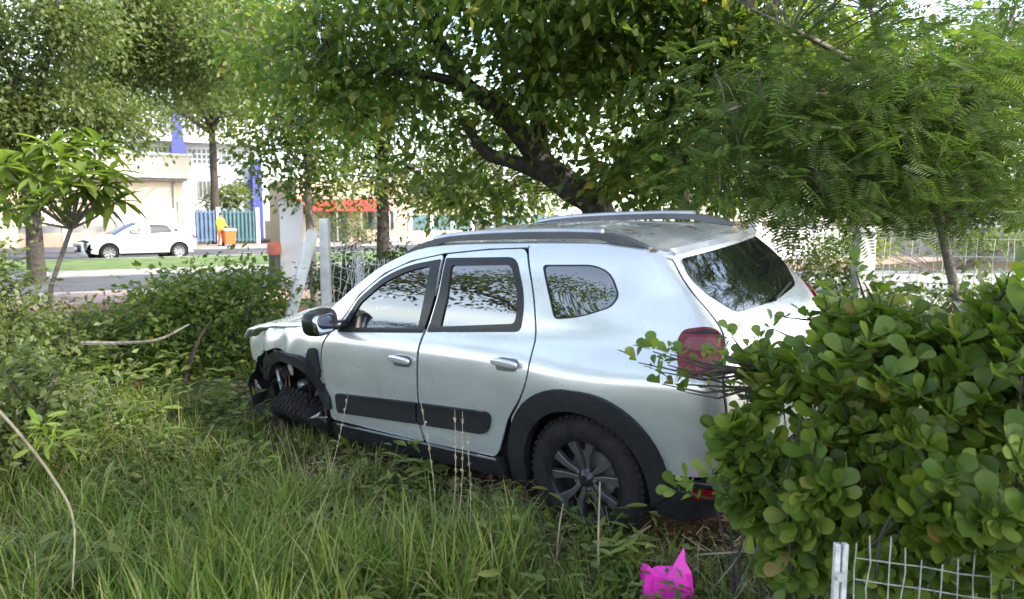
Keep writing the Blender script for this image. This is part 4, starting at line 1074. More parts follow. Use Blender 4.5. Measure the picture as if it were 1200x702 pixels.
for zz in (1.42, 1.22, 1.06, .9, .6, .3):
    wire(wf, (P3.x+.1, 8.95, zz), (P4.x+.9, 8.15, zz+.01), .02, .007, 8)
for i in range(16):
    t = (i+.5)/16; x = P3.x+.1+(P4.x+.8-P3.x)*t; y = 8.95-.8*t
    wire(wf, (x, y, .05), (x+random.uniform(-.08, .08), y, 1.42), 0, .004, 5, .012, i)
tag(wf.build('wire_fence', MAT['wire_old']), 'sagging wire strand fence running from the capped post', 'fence')
# galvanised post and mesh in the corner by the shrub
G0 = at(993, 630, 2.42); gb = Vector((G0.x-.02, 2.42, -.02))
gp = empty('mesh_post', gb); tag(gp, 'short galvanised metal post at the foot of the broad-leaved shrub', 'post')
for s in (-1, 1): MB().box((s*.013, 0, G0.z/2), (.019, .022, G0.z)).build('channel', MAT['wire_pale'], gp, bevel=.003)
MB().lathe([(.001, -.012), (.014, -.012), (.016, 0), (.001, .004)], c=(-.006, -.014, G0.z-.11), n=12).build('bolt', MAT['wire_old'], gp, smooth=True)
mm = MB(); M0 = Vector((G0.x+.03, 2.42, 0)); M1 = Vector((G0.x+1.25, 2.05, 0))
for i in range(26):
    x = M0.lerp(M1, i/25); wire(mm, x+Vector((0, 0, .03)), x+Vector((random.uniform(-.012, .012), 0, .56+.04*math.sin(i))), 0, .0020, 6, .006, i)
for k in range(7): wire(mm, M0+Vector((0, 0, .06+k*.075)), M1+Vector((0, 0, .05+k*.075)), .01, .0020, 12, .006, 50+k)
tag(mm.build('wire_mesh', MAT['wire_old']), 'bent wire mesh panel beside the short galvanised post', 'mesh')
# ---------------------------------------------------------------- vegetation
mat('bark_dark', (.045, .036, .030), .95, var=.5, scale=14, bump=.9, bscale=30)
mat('bark_grey', (.13, .115, .095), .95, var=.4, scale=14, bump=.8, bscale=30)
mat('bark_green', (.15, .14, .075), .9, var=.3, scale=18, bump=.5, bscale=40)
mat('dry_stem', (.27, .22, .14), .9, var=.3, scale=25)
leaf_mat('leaf_main', [(.055, .100, .020), (.070, .125, .024), (.085, .145, .028), (.10, .16, .032), (.115, .17, .036), (.13, .185, .04), (.155, .195, .045), (.19, .20, .05), (.40, .30, .03)], trans=.55, rare=.02)
leaf_mat('leaf_feather', [(.046, .092, .026), (.060, .112, .028), (.076, .13, .032), (.095, .145, .036), (.13, .165, .045)], trans=.45, rough=.5)
leaf_mat('leaf_olive', [(.062, .090, .026), (.085, .118, .032), (.115, .148, .038), (.155, .168, .055)], trans=.45)
leaf_mat('leaf_lime', [(.07, .11, .018), (.10, .15, .022), (.14, .18, .03), (.20, .19, .03)], trans=.45)
leaf_mat('leaf_dark', [(.032, .062, .016), (.045, .080, .018), (.062, .10, .02), (.09, .12, .026)], trans=.4)
leaf_mat('leaf_plumeria', [(.10, .155, .028), (.14, .20, .035), (.19, .24, .05)], trans=.5, rough=.35)
leaf_mat('leaf_shrub', [(.060, .105, .016), (.085, .142, .020), (.115, .175, .024), (.15, .21, .030), (.22, .26, .045), (.22, .14, .05)], trans=.45, rough=.40, spec=.35, rare=.025)
leaf_mat('grass_blade', [(.050, .092, .010), (.070, .125, .012), (.095, .155, .016), (.12, .18, .022), (.16, .195, .035), (.27, .24, .10)], trans=.35, rough=.5)
leaf_mat('ground_leaf', [(.042, .075, .014), (.062, .10, .017), (.09, .13, .022), (.13, .14, .03)], trans=.3, rough=.55)
leaf_mat('dead_leaf', [(.13, .065, .03), (.20, .11, .055), (.28, .19, .11), (.09, .045, .025)], trans=.1, rough=.8)

T_LEAF4 = (np.array([(0, 0, 0), (.45, .27, .05), (.45, -.27, .05), (.5, 0, -.02), (1, 0, -.10)]), np.array([(0, 3, 1), (0, 2, 3), (3, 4, 1), (3, 2, 4)]))
T_LEAF2 = (np.array([(0, 0, 0), (.5, .30, .06), (.5, -.30, .06), (1, 0, -.06)]), np.array([(0, 3, 1), (0, 2, 3)]))
def elliptic(prof, fold=.10, droop=-.12):
    """leaf from half-widths along its length, folded at the midrib"""
    V = []; F = []; n = len(prof)
    for i, (x, w) in enumerate(prof):
        V += [(x, w, fold*w + droop*x*x), (x, 0, droop*x*x - .015), (x, -w, fold*w + droop*x*x)]
    for i in range(n-1):
        a = i*3
        for j in (0, 1): F += [(a+j, a+j+1, a+j+4), (a+j, a+j+4, a+j+3)]
    return np.array(V), np.array(F)
T_OBOV = elliptic([(0, .02), (.12, .035), (.35, .17), (.6, .29), (.8, .315), (.93, .22), (1, .06)], .16, -.10)
T_LONG = elliptic([(0, .015), (.15, .07), (.4, .13), (.65, .13), (.85, .08), (1, .005)], .2, -.22)
def pinnate(n=13, ll=.30):
    V = []; F = []
    V += [(0, .008, 0), (0, -.008, 0), (1, 0, -.10)]; F += [(0, 1, 2)]
    for i in range(n):
        t = .08+.9*i/n; l = ll*(.55+.45*math.sin(math.pi*(.12+.8*t))); w = .034
        for s in (-1, 1):
            k = len(V); z = -.10*t*t
            V += [(t, 0, z), (t+.05+w, s*l*.5, z+.015), (t+.09, s*l, z-.03), (t+.05-w*.6, s*l*.5, z+.015)]
            F += [(k, k+1, k+2), (k, k+2, k+3)]
    return np.array(V), np.array(F)
T_PINN = pinnate(10, .36)

def frames(D, N):
    D = D/np.maximum(np.linalg.norm(D, axis=1), 1e-9)[:, None]
    Y = np.cross(N, D); Y /= np.maximum(np.linalg.norm(Y, axis=1), 1e-9)[:, None]
    Z = np.cross(D, Y); return np.stack([D, Y, Z], 1)           # rows: local axes in world
def scatter(template, P, D, N, S):
    V, F = template; M = frames(D, N)
    W = np.einsum('vk,nkj->nvj', V, M)*np.asarray(S)[:, None, None] + P[:, None, :]
    n = len(P); return W.reshape(-1, 3), (F[None]+(np.arange(n)*len(V))[:, None, None]).reshape(-1, 3)
def in_blob(c, r, n, shell=.35):
    v = rng.normal(size=(n, 3)); v /= np.linalg.norm(v, axis=1)[:, None]
    return np.array(c)+v*(rng.uniform(shell**3, 1, n)**(1/3))[:, None]*np.array(r)
def blob(u, v, d, ru, rv, rd): return (np.array(at(u, v, d)), np.array([ru*d/FPX, rd, rv*d/FPX]))
def clumps(centers, n_per, spread, size, template, droop=.35, updir=.9, flat=.6, outward=None):
    n = len(centers)*n_per; c = np.repeat(centers, n_per, 0)
    off = rng.normal(size=(n, 3))*spread*np.array([1, 1, flat])
    P = c+off
    D = off/np.maximum(np.linalg.norm(off, axis=1), 1e-6)[:, None] + rng.normal(size=(n, 3))*.5; D[:, 2] -= droop
    N = rng.normal(size=(n, 3))*(1-updir*.5); N[:, 2] += updir
    S = size*rng.uniform(.65, 1.25, n)
    return scatter(template, P, D, N, S)
def thin(P, seed, keep=.62, scale=1.1):
    """knock holes in a crown so that sky shows through"""
    v = noise3(P*scale, 1.0, seed)[:, 0]; return P[v > np.quantile(v, 1-keep)]

def tree(name, label, limbs, blobs, leaf, bark, template=T_LEAF4, updir=.9, flat=.6, size=.11, n_cl=300, n_per=30, spread=.26, keep=.7, group=None, twig_r=.012, droop=.35, seed=1, shell=.2, cat='tree', twigs=True, min_z=None):
    """limbs: list of (points, radii); the first is the trunk. > trunk, limb, twigs, crown"""
    base = Vector(limbs[0][0][0]); e = empty(name, base); tag(e, label, cat, group)
    skel = []
    for k, (pts, rad) in enumerate(limbs):
        p = spline([tuple(q) for q in pts], 5); r = np.interp(np.linspace(0, 1, len(p)), np.linspace(0, 1, len(rad)), rad)
        p = p + noise3(p, 3., seed+k)*np.minimum(r, .1)[:, None]*.35*np.linspace(0, 1, len(p))[:, None]
        skel.append(p)
        m = MB().tube([Vector(q)-base for q in p], list(r), 9 if k == 0 else 7)
        m.build('trunk' if k == 0 else 'limb', MAT[bark], e, smooth=True, angle=80)
    sk = np.concatenate(skel)
    vol = np.array([np.prod(b[1])**.67 for b in blobs]); cs = []
    for b, w in zip(blobs, vol/vol.sum()): cs.append(in_blob(b[0], b[1], max(4, int(n_cl*w/keep)), shell))
    cen = thin(np.concatenate(cs), seed, keep)
    if min_z is not None: cen = cen[cen[:, 2] > min_z]
    if twigs:
        tw = MB(); rr = random.Random(seed)
        for c in cen:
            d = np.linalg.norm(sk-c, axis=1) + np.maximum(0, sk[:, 2]-c[2])*.5
            a = Vector(sk[int(np.argmin(d))]); cv = Vector(c); L = (cv-a).length
            mid = a.lerp(cv, .5)+Vector((rr.uniform(-.15, .15), rr.uniform(-.15, .15), rr.uniform(0, .2)))*L
            tw.tube([a-base, mid-base, cv-base], [twig_r*min(2.2, .5+L*.6), twig_r*.8, twig_r*.35], 4, cap=False)
        o = tw.build('twigs', MAT[bark], e); o['kind'] = 'stuff'
    V, F = clumps(cen, n_per, spread, size, template, droop, updir, flat)
    o = link('crown', mesh_np('crown', V-np.array(base), F), MAT[leaf], e); o['kind'] = 'stuff'
    return e
def pts(*uvd): return [at(*q) for q in uvd]

# the big dark tree behind the car
g1 = at(705, 260, 9.6); b1 = (g1.x+.25, 9.7, -.05)
TRUNK = [b1, (g1.x+.12, 9.65, .9)] + pts((700, 243, 9.6), (668, 218, 9.5), (632, 190, 9.4))
tree('broadleaf_tree', 'big dark leaning tree with forked limbs right behind the silver car', [
    (TRUNK, [.26, .22, .20, .19, .17]),
    (pts((640, 196, 9.4), (605, 150, 9.3), (580, 122, 9.2), (545, 96, 9.1), (510, 40, 9), (490, -30, 9)), [.16, .14, .12, .10, .07, .04]),
    (pts((545, 98, 9.1), (490, 86, 9.0), (430, 82, 8.9), (380, 70, 8.8)), [.07, .05, .035, .015]),
    (pts((636, 196, 9.4), (628, 130, 9.4), (624, 60, 9.4), (640, -30, 9.3)), [.12, .10, .08, .05]),
    (pts((650, 208, 9.45), (610, 192, 9.3), (570, 178, 9.2), (540, 140, 9.1)), [.12, .10, .08, .03]),
    (pts((695, 240, 9.6), (722, 205, 9.4), (760, 160, 9.1), (820, 90, 8.6), (860, -10, 8)), [.15, .13, .11, .08, .04]),
    (pts((722, 205, 9.4), (780, 185, 8.6), (830, 200, 7.2), (862, 240, 5.3)), [.08, .06, .03, .012]), (pts((820, 90, 8.6), (930, 90, 7.8), (1060, 140, 8)), [.06, .04, .015]), (pts((770, 150, 9.0), (740, 80, 8.5), (700, 10, 8.2)), [.06, .04, .02]), (pts((800, 110, 8.7), (800, 50, 8), (780, -10, 7.6)), [.05, .035, .015])],
    [blob(560, 40, 9.2, 190, 95, 1.5), blob(470, 150, 9.4, 85, 75, 1.0), blob(700, 110, 9, 130, 95, 1.4), blob(790, 160, 8.2, 95, 75, 1.0),
     blob(845, 215, 7.2, 45, 35, .5), blob(600, -110, 8.5, 260, 90, 2), blob(560, 230, 10.3, 90, 30, .6), blob(390, 60, 9.5, 75, 80, .9), blob(740, 215, 8.6, 60, 30, .6), blob(700, -60, 7, 250, 70, 1.5), blob(868, 245, 5.2, 32, 28, .35), blob(850, 225, 5.6, 40, 28, .4), blob(940, 70, 7.6, 110, 65, 1), blob(1060, 150, 8, 90, 60, 1), blob(830, 60, 8, 80, 70, 1), blob(790, 45, 7.6, 100, 70, .9), blob(720, 40, 8, 90, 60, .9), blob(880, 20, 7.4, 90, 60, .8)],
    'leaf_main', 'bark_dark', size=.145, n_cl=1020, n_per=28, spread=.27, keep=.78, seed=3, twig_r=.006)
# slender tree by the white pillar
q = at(360, 250, 12)
tree('slender_tree', 'slender tree with a thin straight trunk above the white pillar', [
    ([(q.x+.1, 12, 0), (q.x+.05, 12, 1.2)] + pts((361, 220, 12), (362, 150, 12), (358, 70, 12), (365, -10, 12)), [.075, .065, .06, .05, .04, .025]),
    (pts((361, 170, 12), (335, 120, 11.8), (310, 60, 11.6)), [.035, .025, .012]), (pts((361, 140, 12), (395, 90, 12), (415, 30, 12)), [.035, .025, .012])],
    [blob(350, 80, 12, 70, 75, .9), blob(330, 165, 11.8, 48, 45, .6), blob(395, 150, 12.2, 48, 60, .7), blob(380, 215, 12.3, 50, 30, .5), blob(300, 30, 11.5, 45, 60, .6)],
    'leaf_main', 'bark_grey', size=.12, n_cl=230, n_per=26, spread=.27, keep=.72, seed=5)
# feathery tree on the right with a thin bare trunk
g = at(1122, 348, 6.0)
tree('feathery_tree', 'thin-trunked tree with feathery leaves hanging over the right of the fence', [
    ([(g.x+.32, 6.05, 0), (g.x+.12, 6.0, .6)] + pts((1120, 345, 6), (1104, 270, 6), (1085, 205, 5.95), (1068, 160, 5.9), (1040, 90, 5.8), (1020, 10, 5.7)), [.044, .041, .038, .036, .034, .031, .026, .015]),
    (pts((1068, 160, 5.9), (1000, 120, 5.7), (920, 110, 5.4), (850, 130, 5.1)), [.035, .028, .02, .008]),
    (pts((1085, 205, 5.95), (1120, 150, 6), (1160, 80, 6), (1190, 10, 6)), [.03, .025, .02, .01]),
    (pts((1045, 100, 5.8), (960, 50, 5.5), (880, 10, 5.2)), [.03, .02, .01]), (pts((1076, 185, 5.9), (1010, 190, 5.6), (940, 205, 5.3)), [.022, .016, .008])],
    [blob(1080, 240, 6.2, 50, 22, .3), blob(1190, 245, 6.4, 40, 24, .3), blob(1130, 250, 6.6, 40, 18, .3), blob(830, 175, 5.0, 30, 18, .3), blob(875, 205, 5.1, 28, 20, .3), blob(925, 240, 5.3, 26, 18, .3), blob(990, 232, 5.6, 34, 26, .3), blob(1045, 245, 5.8, 26, 18, .3), blob(1165, 235, 6.2, 34, 24, .3), blob(800, 140, 5.0, 24, 16, .3), blob(1140, 215, 6.2, 60, 30, .4), blob(1000, 120, 5.6, 120, 65, .8), blob(900, 150, 5.2, 80, 45, .55), blob(1110, 120, 6, 100, 75, .8), blob(1000, 20, 5.6, 190, 60, 1.0), blob(950, 215, 5.4, 90, 28, .5), blob(1160, 30, 6, 100, 60, .9), blob(1050, 190, 5.9, 80, 40, .6), blob(870, 40, 5.2, 80, 55, .6), blob(1000, -90, 5.2, 220, 60, 1.2)],
    'leaf_feather', 'bark_grey', template=T_PINN, updir=1.3, flat=.45, size=.22, n_cl=470, n_per=8, spread=.22, keep=.5, twig_r=.006, droop=.45, seed=7)
# trees beyond the fence
def simple_tree(name, label, u, d, h, blobs, leaf, bark='bark_grey', rad=.16, size=.16, n_cl=200, n_per=26, spread=.38, keep=.66, seed=1, group=None, v0=None, lean=0.):
    x = (u-600)/FPX*d
    tr = [(x, d, -.05), (x+lean*.3, d, h*.35), (x+lean*.7, d, h*.7), (x+lean, d, h)]
    lb = [(tr, [rad, rad*.8, rad*.7, rad*.5])]
    for c, r in blobs:
        c = Vector(c); s = Vector((x+lean*.8, d, h*.8)); lb.append(([s, s.lerp(c, .5)+Vector((0, 0, .3)), c], [rad*.45, rad*.3, rad*.1]))
    return tree(name, label, lb, blobs, leaf, bark, size=size, n_cl=n_cl, n_per=n_per, spread=spread, keep=keep, seed=seed, group=group, template=T_LEAF2, twig_r=.02)
simple_tree('street_tree', 'dark-trunked tree on the near verge between the netting and the red awning', 449, 15.5, 3.2, [blob(450, 175, 15.5, 75, 55, 1.2), blob(500, 215, 16, 65, 28, .9), blob(420, 120, 15, 60, 45, 1), blob(480, 90, 15, 90, 60, 1.2)], 'leaf_olive', 'bark_dark', .17, .10, 190, 56, .36, .72, 11)
simple_tree('street_tree', 'yellow-green tree with a dark straight trunk before the white office block', 255, 45, 8.2, [blob(250, 100, 44, 80, 50, 2.2), blob(200, 55, 32, 70, 50, 2.0), blob(290, 60, 33, 70, 60, 2), blob(130, 95, 31, 50, 28, 1.4), blob(240, 10, 32, 110, 40, 2)], 'leaf_lime', 'bark_dark', .30, .22, 400, 80, .65, .72, 13)
simple_tree('street_tree', 'grey-green tree with a stout trunk at the left edge of the avenue', 42, 18.5, 4.6, [blob(45, 130, 18.5, 95, 40, 1.6), blob(110, 145, 19, 65, 30, 1.4), blob(0, 60, 18, 70, 60, 1.6), blob(80, 20, 18, 60, 35, 1.4), blob(-30, 170, 18, 50, 70, 1.4), blob(15, 215, 18, 45, 40, 1)], 'leaf_olive', 'bark_dark', .22, .14, 360, 70, .42, .74, 15)
simple_tree('street_tree', 'olive tree high above the cream building roof', -25, 26, 6.0, [blob(160, 60, 26, 75, 42, 1.6), blob(225, 95, 26, 50, 36, 1.2), blob(150, 0, 25, 90, 40, 1.6), blob(110, 100, 26, 60, 34, 1.2), blob(270, 40, 25, 60, 50, 1.4)], 'leaf_olive', 'bark_grey', .18, .16, 300, 70, .5, .7, 17)
simple_tree('verge_tree', 'bushy tree low behind the car roof rails', 585, 19, 2.8, [blob(570, 195, 19, 80, 48, 1.6), blob(640, 225, 18, 55, 28, 1.0), blob(530, 232, 18, 40, 20, .8), blob(600, 120, 19, 130, 60, 1.8)], 'leaf_lime', 'bark_grey', .13, .11, 190, 56, .4, .66, 19)
simple_tree('verge_tree', 'dense dark tree beyond the side street behind the capped post', 800, 15, 3.6, [blob(960, 170, 15, 110, 70, 1.6), blob(1050, 215, 15, 80, 40, 1.2), blob(1000, 90, 15, 160, 70, 2), blob(900, 220, 14, 55, 35, 1), blob(1080, 120, 15, 90, 70, 1.5), blob(1050, 238, 15, 110, 24, 1)], 'leaf_dark', 'bark_dark', .17, .11, 330, 56, .36, .72, 21)
simple_tree('verge_tree', 'dark shady tree at the right edge beyond the wire fence', 1215, 16, 4.0, [blob(1190, 175, 16, 80, 65, 1.6), blob(1150, 90, 16, 110, 70, 2), blob(1240, 60, 16, 120, 90, 2), blob(1130, 225, 16.5, 55, 22, 1), blob(1180, 238, 16, 70, 24, 1)], 'leaf_dark', 'bark_dark', .2, .12, 260, 56, .38, .68, 23)
simple_tree('verge_tree', 'sunlit pale tree behind the low white garden wall', 850, 32, 5.0, [blob(840, 215, 32, 70, 38, 2), blob(780, 190, 32, 80, 50, 2), blob(920, 235, 32, 40, 20, 1.2)], 'leaf_lime', 'bark_grey', .2, .17, 190, 50, .55, .7, 25)
simple_tree('verge_tree', 'sunlit tree behind the house beyond the side street', 1120, 42, 4.5, [blob(1100, 235, 42, 90, 26, 2.5), blob(1180, 225, 42, 70, 28, 2), blob(1020, 240, 40, 50, 22, 2)], 'leaf_lime', 'bark_grey', .2, .2, 190, 50, .65, .72, 27)
# trees that stand outside the picture: they shade the lot and show in the car's panes
def off_tree(label, x, y, h, crowns, leaf, seed, n_cl=240, keep=.6, size=.16):
    tr = [(x, y, -.05), (x+.1, y, h*.4), (x-.1, y+.1, h*.75), (x, y, h)]
    lb = [(tr, [.22, .19, .15, .10])]
    bl = [(np.array(c), np.array(r)) for c, r in crowns]
    for c, r in bl:
        s = Vector((x, y, h*.7)); c = Vector(c); lb.append(([s, s.lerp(c, .5)+Vector((0, 0, .3)), c], [.09, .06, .02]))
    return tree('shade_tree', label, lb, bl, leaf, 'bark_grey', size=size, n_cl=n_cl, n_per=26, spread=.36, keep=keep, seed=seed, template=T_LEAF2, twig_r=.02)
off_tree('shade tree standing on the lot behind the broad-leaved shrub, outside the view', 6.8, .6, 4.2, [((6.6, .4, 5.0), (2.4, 2.2, 1.5)), ((5.4, 2.0, 4.6), (1.6, 1.5, 1.1)), ((7.8, 2.4, 4.4), (1.6, 1.6, 1.3)), ((6.2, -1.6, 4.6), (1.8, 1.6, 1.2)), ((3.6, .8, 5.3), (2.2, 2.0, 1.0)), ((1.2, .9, 5.6), (2.2, 1.8, .9))], 'leaf_main', 31, 460, .8)
off_tree('bare-limbed shade tree on the open side of the lot, outside the view', -10.5, 1.5, 4.5, [((-10.5, 1.5, 4.6), (2.2, 2.6, 1.6)), ((-10, 4.4, 3.8), (1.4, 1.6, 1.1)), ((-11, -1.8, 5.0), (1.8, 1.8, 1.4))], 'leaf_main', 33, 230, .55)
off_tree('tall shade tree further along the open side, outside the view', -15, -4.5, 5.5, [((-15, -4.5, 6), (2.6, 2.8, 1.9)), ((-14.5, -1.5, 4.2), (1.6, 1.6, 1.2)), ((-16, -8, 5), (2.2, 2.2, 1.6))], 'leaf_main', 35, 230, .6)

# small frangipani-like tree on the left: rosettes of long leaves, each leaf its own mesh
def frangipani():
    d = 9.2; b = at(52, 400, d); base = Vector((b.x, d, -.03))
    e = empty('frangipani_tree', base); tag(e, 'small tree with rosettes of long glossy leaves near the white hatchback', 'tree')
    fork = at(83, 268, d)
    MB().tube([Vector((0, 0, 0)), (at(60, 335, d)-base), (fork-base)], [.036, .030, .026], 8).build('trunk', MAT['bark_grey'], e, smooth=True)
    tips = [(70, 185, 9.1), (105, 190, 9.3), (40, 205, 9.0), (125, 215, 9.1), (75, 220, 8.7), (20, 215, 9.3), (55, 240, 8.9), (112, 240, 9.4), (95, 205, 8.8), (138, 235, 9.3), (10, 245, 9.2), (88, 175, 9.5), (30, 180, 9.4), (60, 170, 9.2), (130, 200, 9.2), (50, 215, 9.5), (5, 195, 9.1), (120, 175, 9.4), (100, 225, 9.0)]
    mes = []
    for k in range(3):
        V, F = elliptic([(0, .012), (.15, .06), (.4, .12+.02*k), (.65, .125), (.85, .075), (1, .004)], .25, -.15-.14*k)
        mes.append(mesh_np('leaf', V, F, True)); mes[-1].materials.append(MAT['leaf_plumeria'])
    rr = random.Random(4)
    for t in tips:
        p = at(*t); mid = fork.lerp(p, .5)+Vector((rr.uniform(-.05, .05), 0, -.05))
        MB().tube([fork-base, mid-base, p-base], [.018, .014, .010], 6).build('limb', MAT['bark_grey'], e, smooth=True)
        ax = (p-mid).normalized(); n = rr.randint(14, 16); ph = rr.uniform(0, 6)
        for k in range(n):
            a = ph+2.4*k; el = rr.uniform(-.7, .7)
            dirv = Vector((math.cos(a)*math.cos(el), math.sin(a)*math.cos(el), math.sin(el))) + ax*.25
            dirv.normalize(); up = Vector((0, 0, 1)) - dirv*dirv.z; up.normalize(); y = up.cross(dirv)
            s = rr.uniform(.28, .44)
            m = Matrix((dirv, y, up)).transposed()
            o = link('leaf', mes[k % 3], None, e); o.matrix_local = Matrix.Translation(p-base+ax*rr.uniform(-.03, .03)) @ m.to_4x4() @ Matrix.Scale(s, 4)
    return e
frangipani()

# ---------------------------------------------------------------- broad-leaved shrub in the right foreground
def big_shrub():
    base = Vector((1.45, 2.75, 0)); e = empty('broad_leaved_shrub', base)
    tag(e, 'large glossy broad-leaved shrub covering the rear corner of the silver car', 'shrub')
    bl = [blob(1075, 470, 2.75, 120, 95, .34), blob(1160, 560, 2.45, 110, 110, .36), blob(985, 455, 2.92, 62, 70, .24), blob(1080, 412, 2.95, 120, 50, .30), blob(1180, 450, 2.5, 80, 80, .32), blob(1100, 600, 2.46, 50, 30, .08), blob(1150, 650, 2.5, 80, 50, .25), blob(1060, 620, 2.7, 60, 40, .2), blob(955, 615, 2.85, 45, 34, .14), blob(895, 590, 2.95, 30, 28, .12), blob(1030, 655, 2.62, 45, 30, .12), blob(930, 660, 2.85, 40, 25, .12),
          blob(1010, 540, 2.75, 70, 55, .24), blob(908, 455, 3.05, 30, 46, .14), blob(880, 530, 3.0, 35, 40, .16), blob(950, 570, 2.85, 40, 35, .18), blob(1230, 425, 2.6, 80, 70, .3), blob(1090, 590, 2.6, 60, 45, .2), blob(1000, 392, 3.0, 40, 30, .18), blob(1185, 385, 2.6, 40, 40, .2)]
    ctr = [in_blob(c, r, int(26+np.prod(r)**.67*980), .1) for c, r in bl]
    C0 = np.concatenate(ctr)
    extra = [at(*q) for q in ((748, 425, 3.15), (765, 412, 3.15), (783, 428, 3.1), (790, 450, 3.1), (800, 420, 3.1), (812, 440, 3.1), (825, 425, 3.1), (840, 445, 3.1), (852, 430, 3.1), (862, 460, 3.05), (775, 450, 3.15), (878, 415, 3.1),
              (1003, 318, 2.9), (1012, 330, 2.9), (1183, 318, 2.5), (1192, 335, 2.5), (965, 345, 3.0), (1048, 345, 2.9), (795, 575, 2.95), (805, 565, 2.95), (815, 582, 2.95), (845, 565, 2.95), (852, 580, 2.9), (938, 620, 2.75), (945, 372, 3.1), (985, 350, 3.0), (770, 435, 3.15), (785, 415, 3.15), (805, 460, 3.1), (830, 455, 3.1), (845, 415, 3.1), (858, 395, 3.1), (892, 405, 3.1), (905, 385, 3.1), (870, 480, 3.05), (920, 372, 3.1), (1030, 345, 2.9), (1120, 350, 2.8), (1150, 345, 2.7), (835, 555, 2.95), (870, 560, 2.9), (900, 590, 2.85), (925, 640, 2.8))]
    n0 = len(C0); C0 = np.concatenate([C0, np.array(extra)])
    # stems
    st = MB(); rr = random.Random(9); roots = [Vector((1.45+rr.uniform(-.35, .45), 2.75+rr.uniform(-.25, .25), 0)) for _ in range(14)] + [Vector((.95, 3.0, .0)), Vector((1.05, 2.95, 0))]
    for i, c in enumerate(C0):
        cv = Vector(c); rt = min(roots, key=lambda q: (q-cv).length); low = cv.z < .8
        if i >= n0:
            dd = np.linalg.norm(C0[:n0]-c, axis=1) + np.abs(C0[:n0, 2]-c[2])*1.5; rt = Vector(C0[int(np.argmin(dd))])
        if (i % 22 == 0) or i >= n0:
            mid = rt.lerp(cv, .55)+Vector((rr.uniform(-.12, .12), rr.uniform(-.06, .06), rr.uniform(-.05, .1)))
            if i >= n0: mid = rt.lerp(cv, .5)+Vector((0, 0, rr.uniform(-.04, .0)))
            st.tube([rt-base, mid-base, cv-base], [.008, .005, .0025], 5, cap=False)
    st.build('stems', MAT['bark_dark'], e)['kind'] = 'stuff'
    # rosettes of leaves
    P = []; D = []; N = []; S = []
    for i, c in enumerate(C0):
        n = rng.integers(5, 9) if i < n0 else rng.integers(4, 7)
        out = (c-np.array([1.4, 2.95, .55])); out /= np.linalg.norm(out); out = out*.6+np.array([0, -.25, .55])
        out /= np.linalg.norm(out)
        ph = rng.uniform(0, 6.28); t1 = np.cross(out, [0.3, .1, 1.]); t1 /= np.linalg.norm(t1); t2 = np.cross(out, t1)
        for k in range(n):
            a = ph+2.4*k; sp = rng.uniform(.45, 1.15)
            dv = (t1*math.cos(a)+t2*math.sin(a))*math.sin(sp)+out*math.cos(sp)
            nv = out-dv*(out@dv)+rng.normal(size=3)*.25
            P.append(c+out*rng.uniform(-.015, .02)+dv*.012); D.append(dv); N.append(nv); S.append((.082 if i < n0 else .060)*rng.uniform(.4, 1.35))
    P, D, N, S = map(np.array, (P, D, N, S))
    # the 300 leaves that show largest are meshes of their own
    dist = np.linalg.norm(P-np.array([0, 0, CAMZ]), axis=1)
    depth = (P[:, 1]-2.75)*1.0
    inview = (np.abs(P[:, 0]/P[:, 1]-.0) < .70)
    score = S/dist*np.where(inview, 1, 0) + rng.uniform(0, .006, len(S)) - .018*(P[:, 1]-2.4)
    order = np.argsort(-score); own = order[:300]; rest = order[300:]
    V, F = scatter(T_OBOV, P[rest]-np.array(base), D[rest], N[rest], S[rest])
    link('foliage', mesh_np('foliage', V, F, True), MAT['leaf_shrub'], e)['kind'] = 'stuff'
    mes = []
    for k in range(4):
        V, F = elliptic([(0, .02), (.12, .035), (.35, .16+.01*k), (.6, .27+.015*k), (.8, .30+.01*k), (.93, .21), (1, .05)], .10+.06*k, -.04-.06*k)
        me = mesh_np('leaf', V, F, True); me.materials.append(MAT['leaf_shrub']); mes.append(me)
    M = frames(D[own], N[own])
    for k, i in enumerate(own):
        o = link('leaf', mes[k % 4], None, e)
        m = Matrix([tuple(r) for r in M[k]]).transposed().to_4x4()
        o.matrix_local = Matrix.Translation(Vector(P[i])-base) @ m @ Matrix.Scale(float(S[i]), 4)
    return e
big_shrub()
leaf_mat('leaf_weed', [(.07, .11, .018), (.095, .14, .022), (.13, .17, .03), (.17, .19, .05)], trans=.4)
leaf_mat('dry_blade', [(.22, .18, .10), (.30, .25, .15), (.16, .14, .06), (.36, .31, .20)], trans=.25)
# ---------------------------------------------------------------- hedge plants and weeds
def bush(name, label, base, blobs, leaf, size, n_cl, n_per, spread, seed, template=T_LEAF4, bark='bark_grey', keep=.8, cat='bush', group=None, nst=5, droop=.2):
    base = Vector(base); e = empty(name, base); tag(e, label, cat, group)
    vol = np.array([np.prod(b[1])**.67 for b in blobs])
    cen = thin(np.concatenate([in_blob(b[0], b[1], max(4, int(n_cl*w/keep)), .1) for b, w in zip(blobs, vol/vol.sum())]), seed, keep)
    cen = cen[cen[:, 2] > .03]
    st = MB(); rr = random.Random(seed); roots = [base+Vector((rr.uniform(-.2, .2), rr.uniform(-.2, .2), 0)) for _ in range(nst)]
    for c in cen[::2]:
        cv = Vector(c); rt = min(roots, key=lambda q: (q-cv).length); mid = rt.lerp(cv, .5)+Vector((rr.uniform(-.1, .1), rr.uniform(-.1, .1), rr.uniform(0, .12)))
        st.tube([rt-base, mid-base, cv-base], [.012, .008, .004], 4, cap=False)
    st.build('stems', MAT[bark], e)['kind'] = 'stuff'
    V, F = clumps(cen, n_per, spread, size, template, droop)
    link('foliage', mesh_np('foliage', V-np.array(base), F), MAT[leaf], e)['kind'] = 'stuff'
    return e
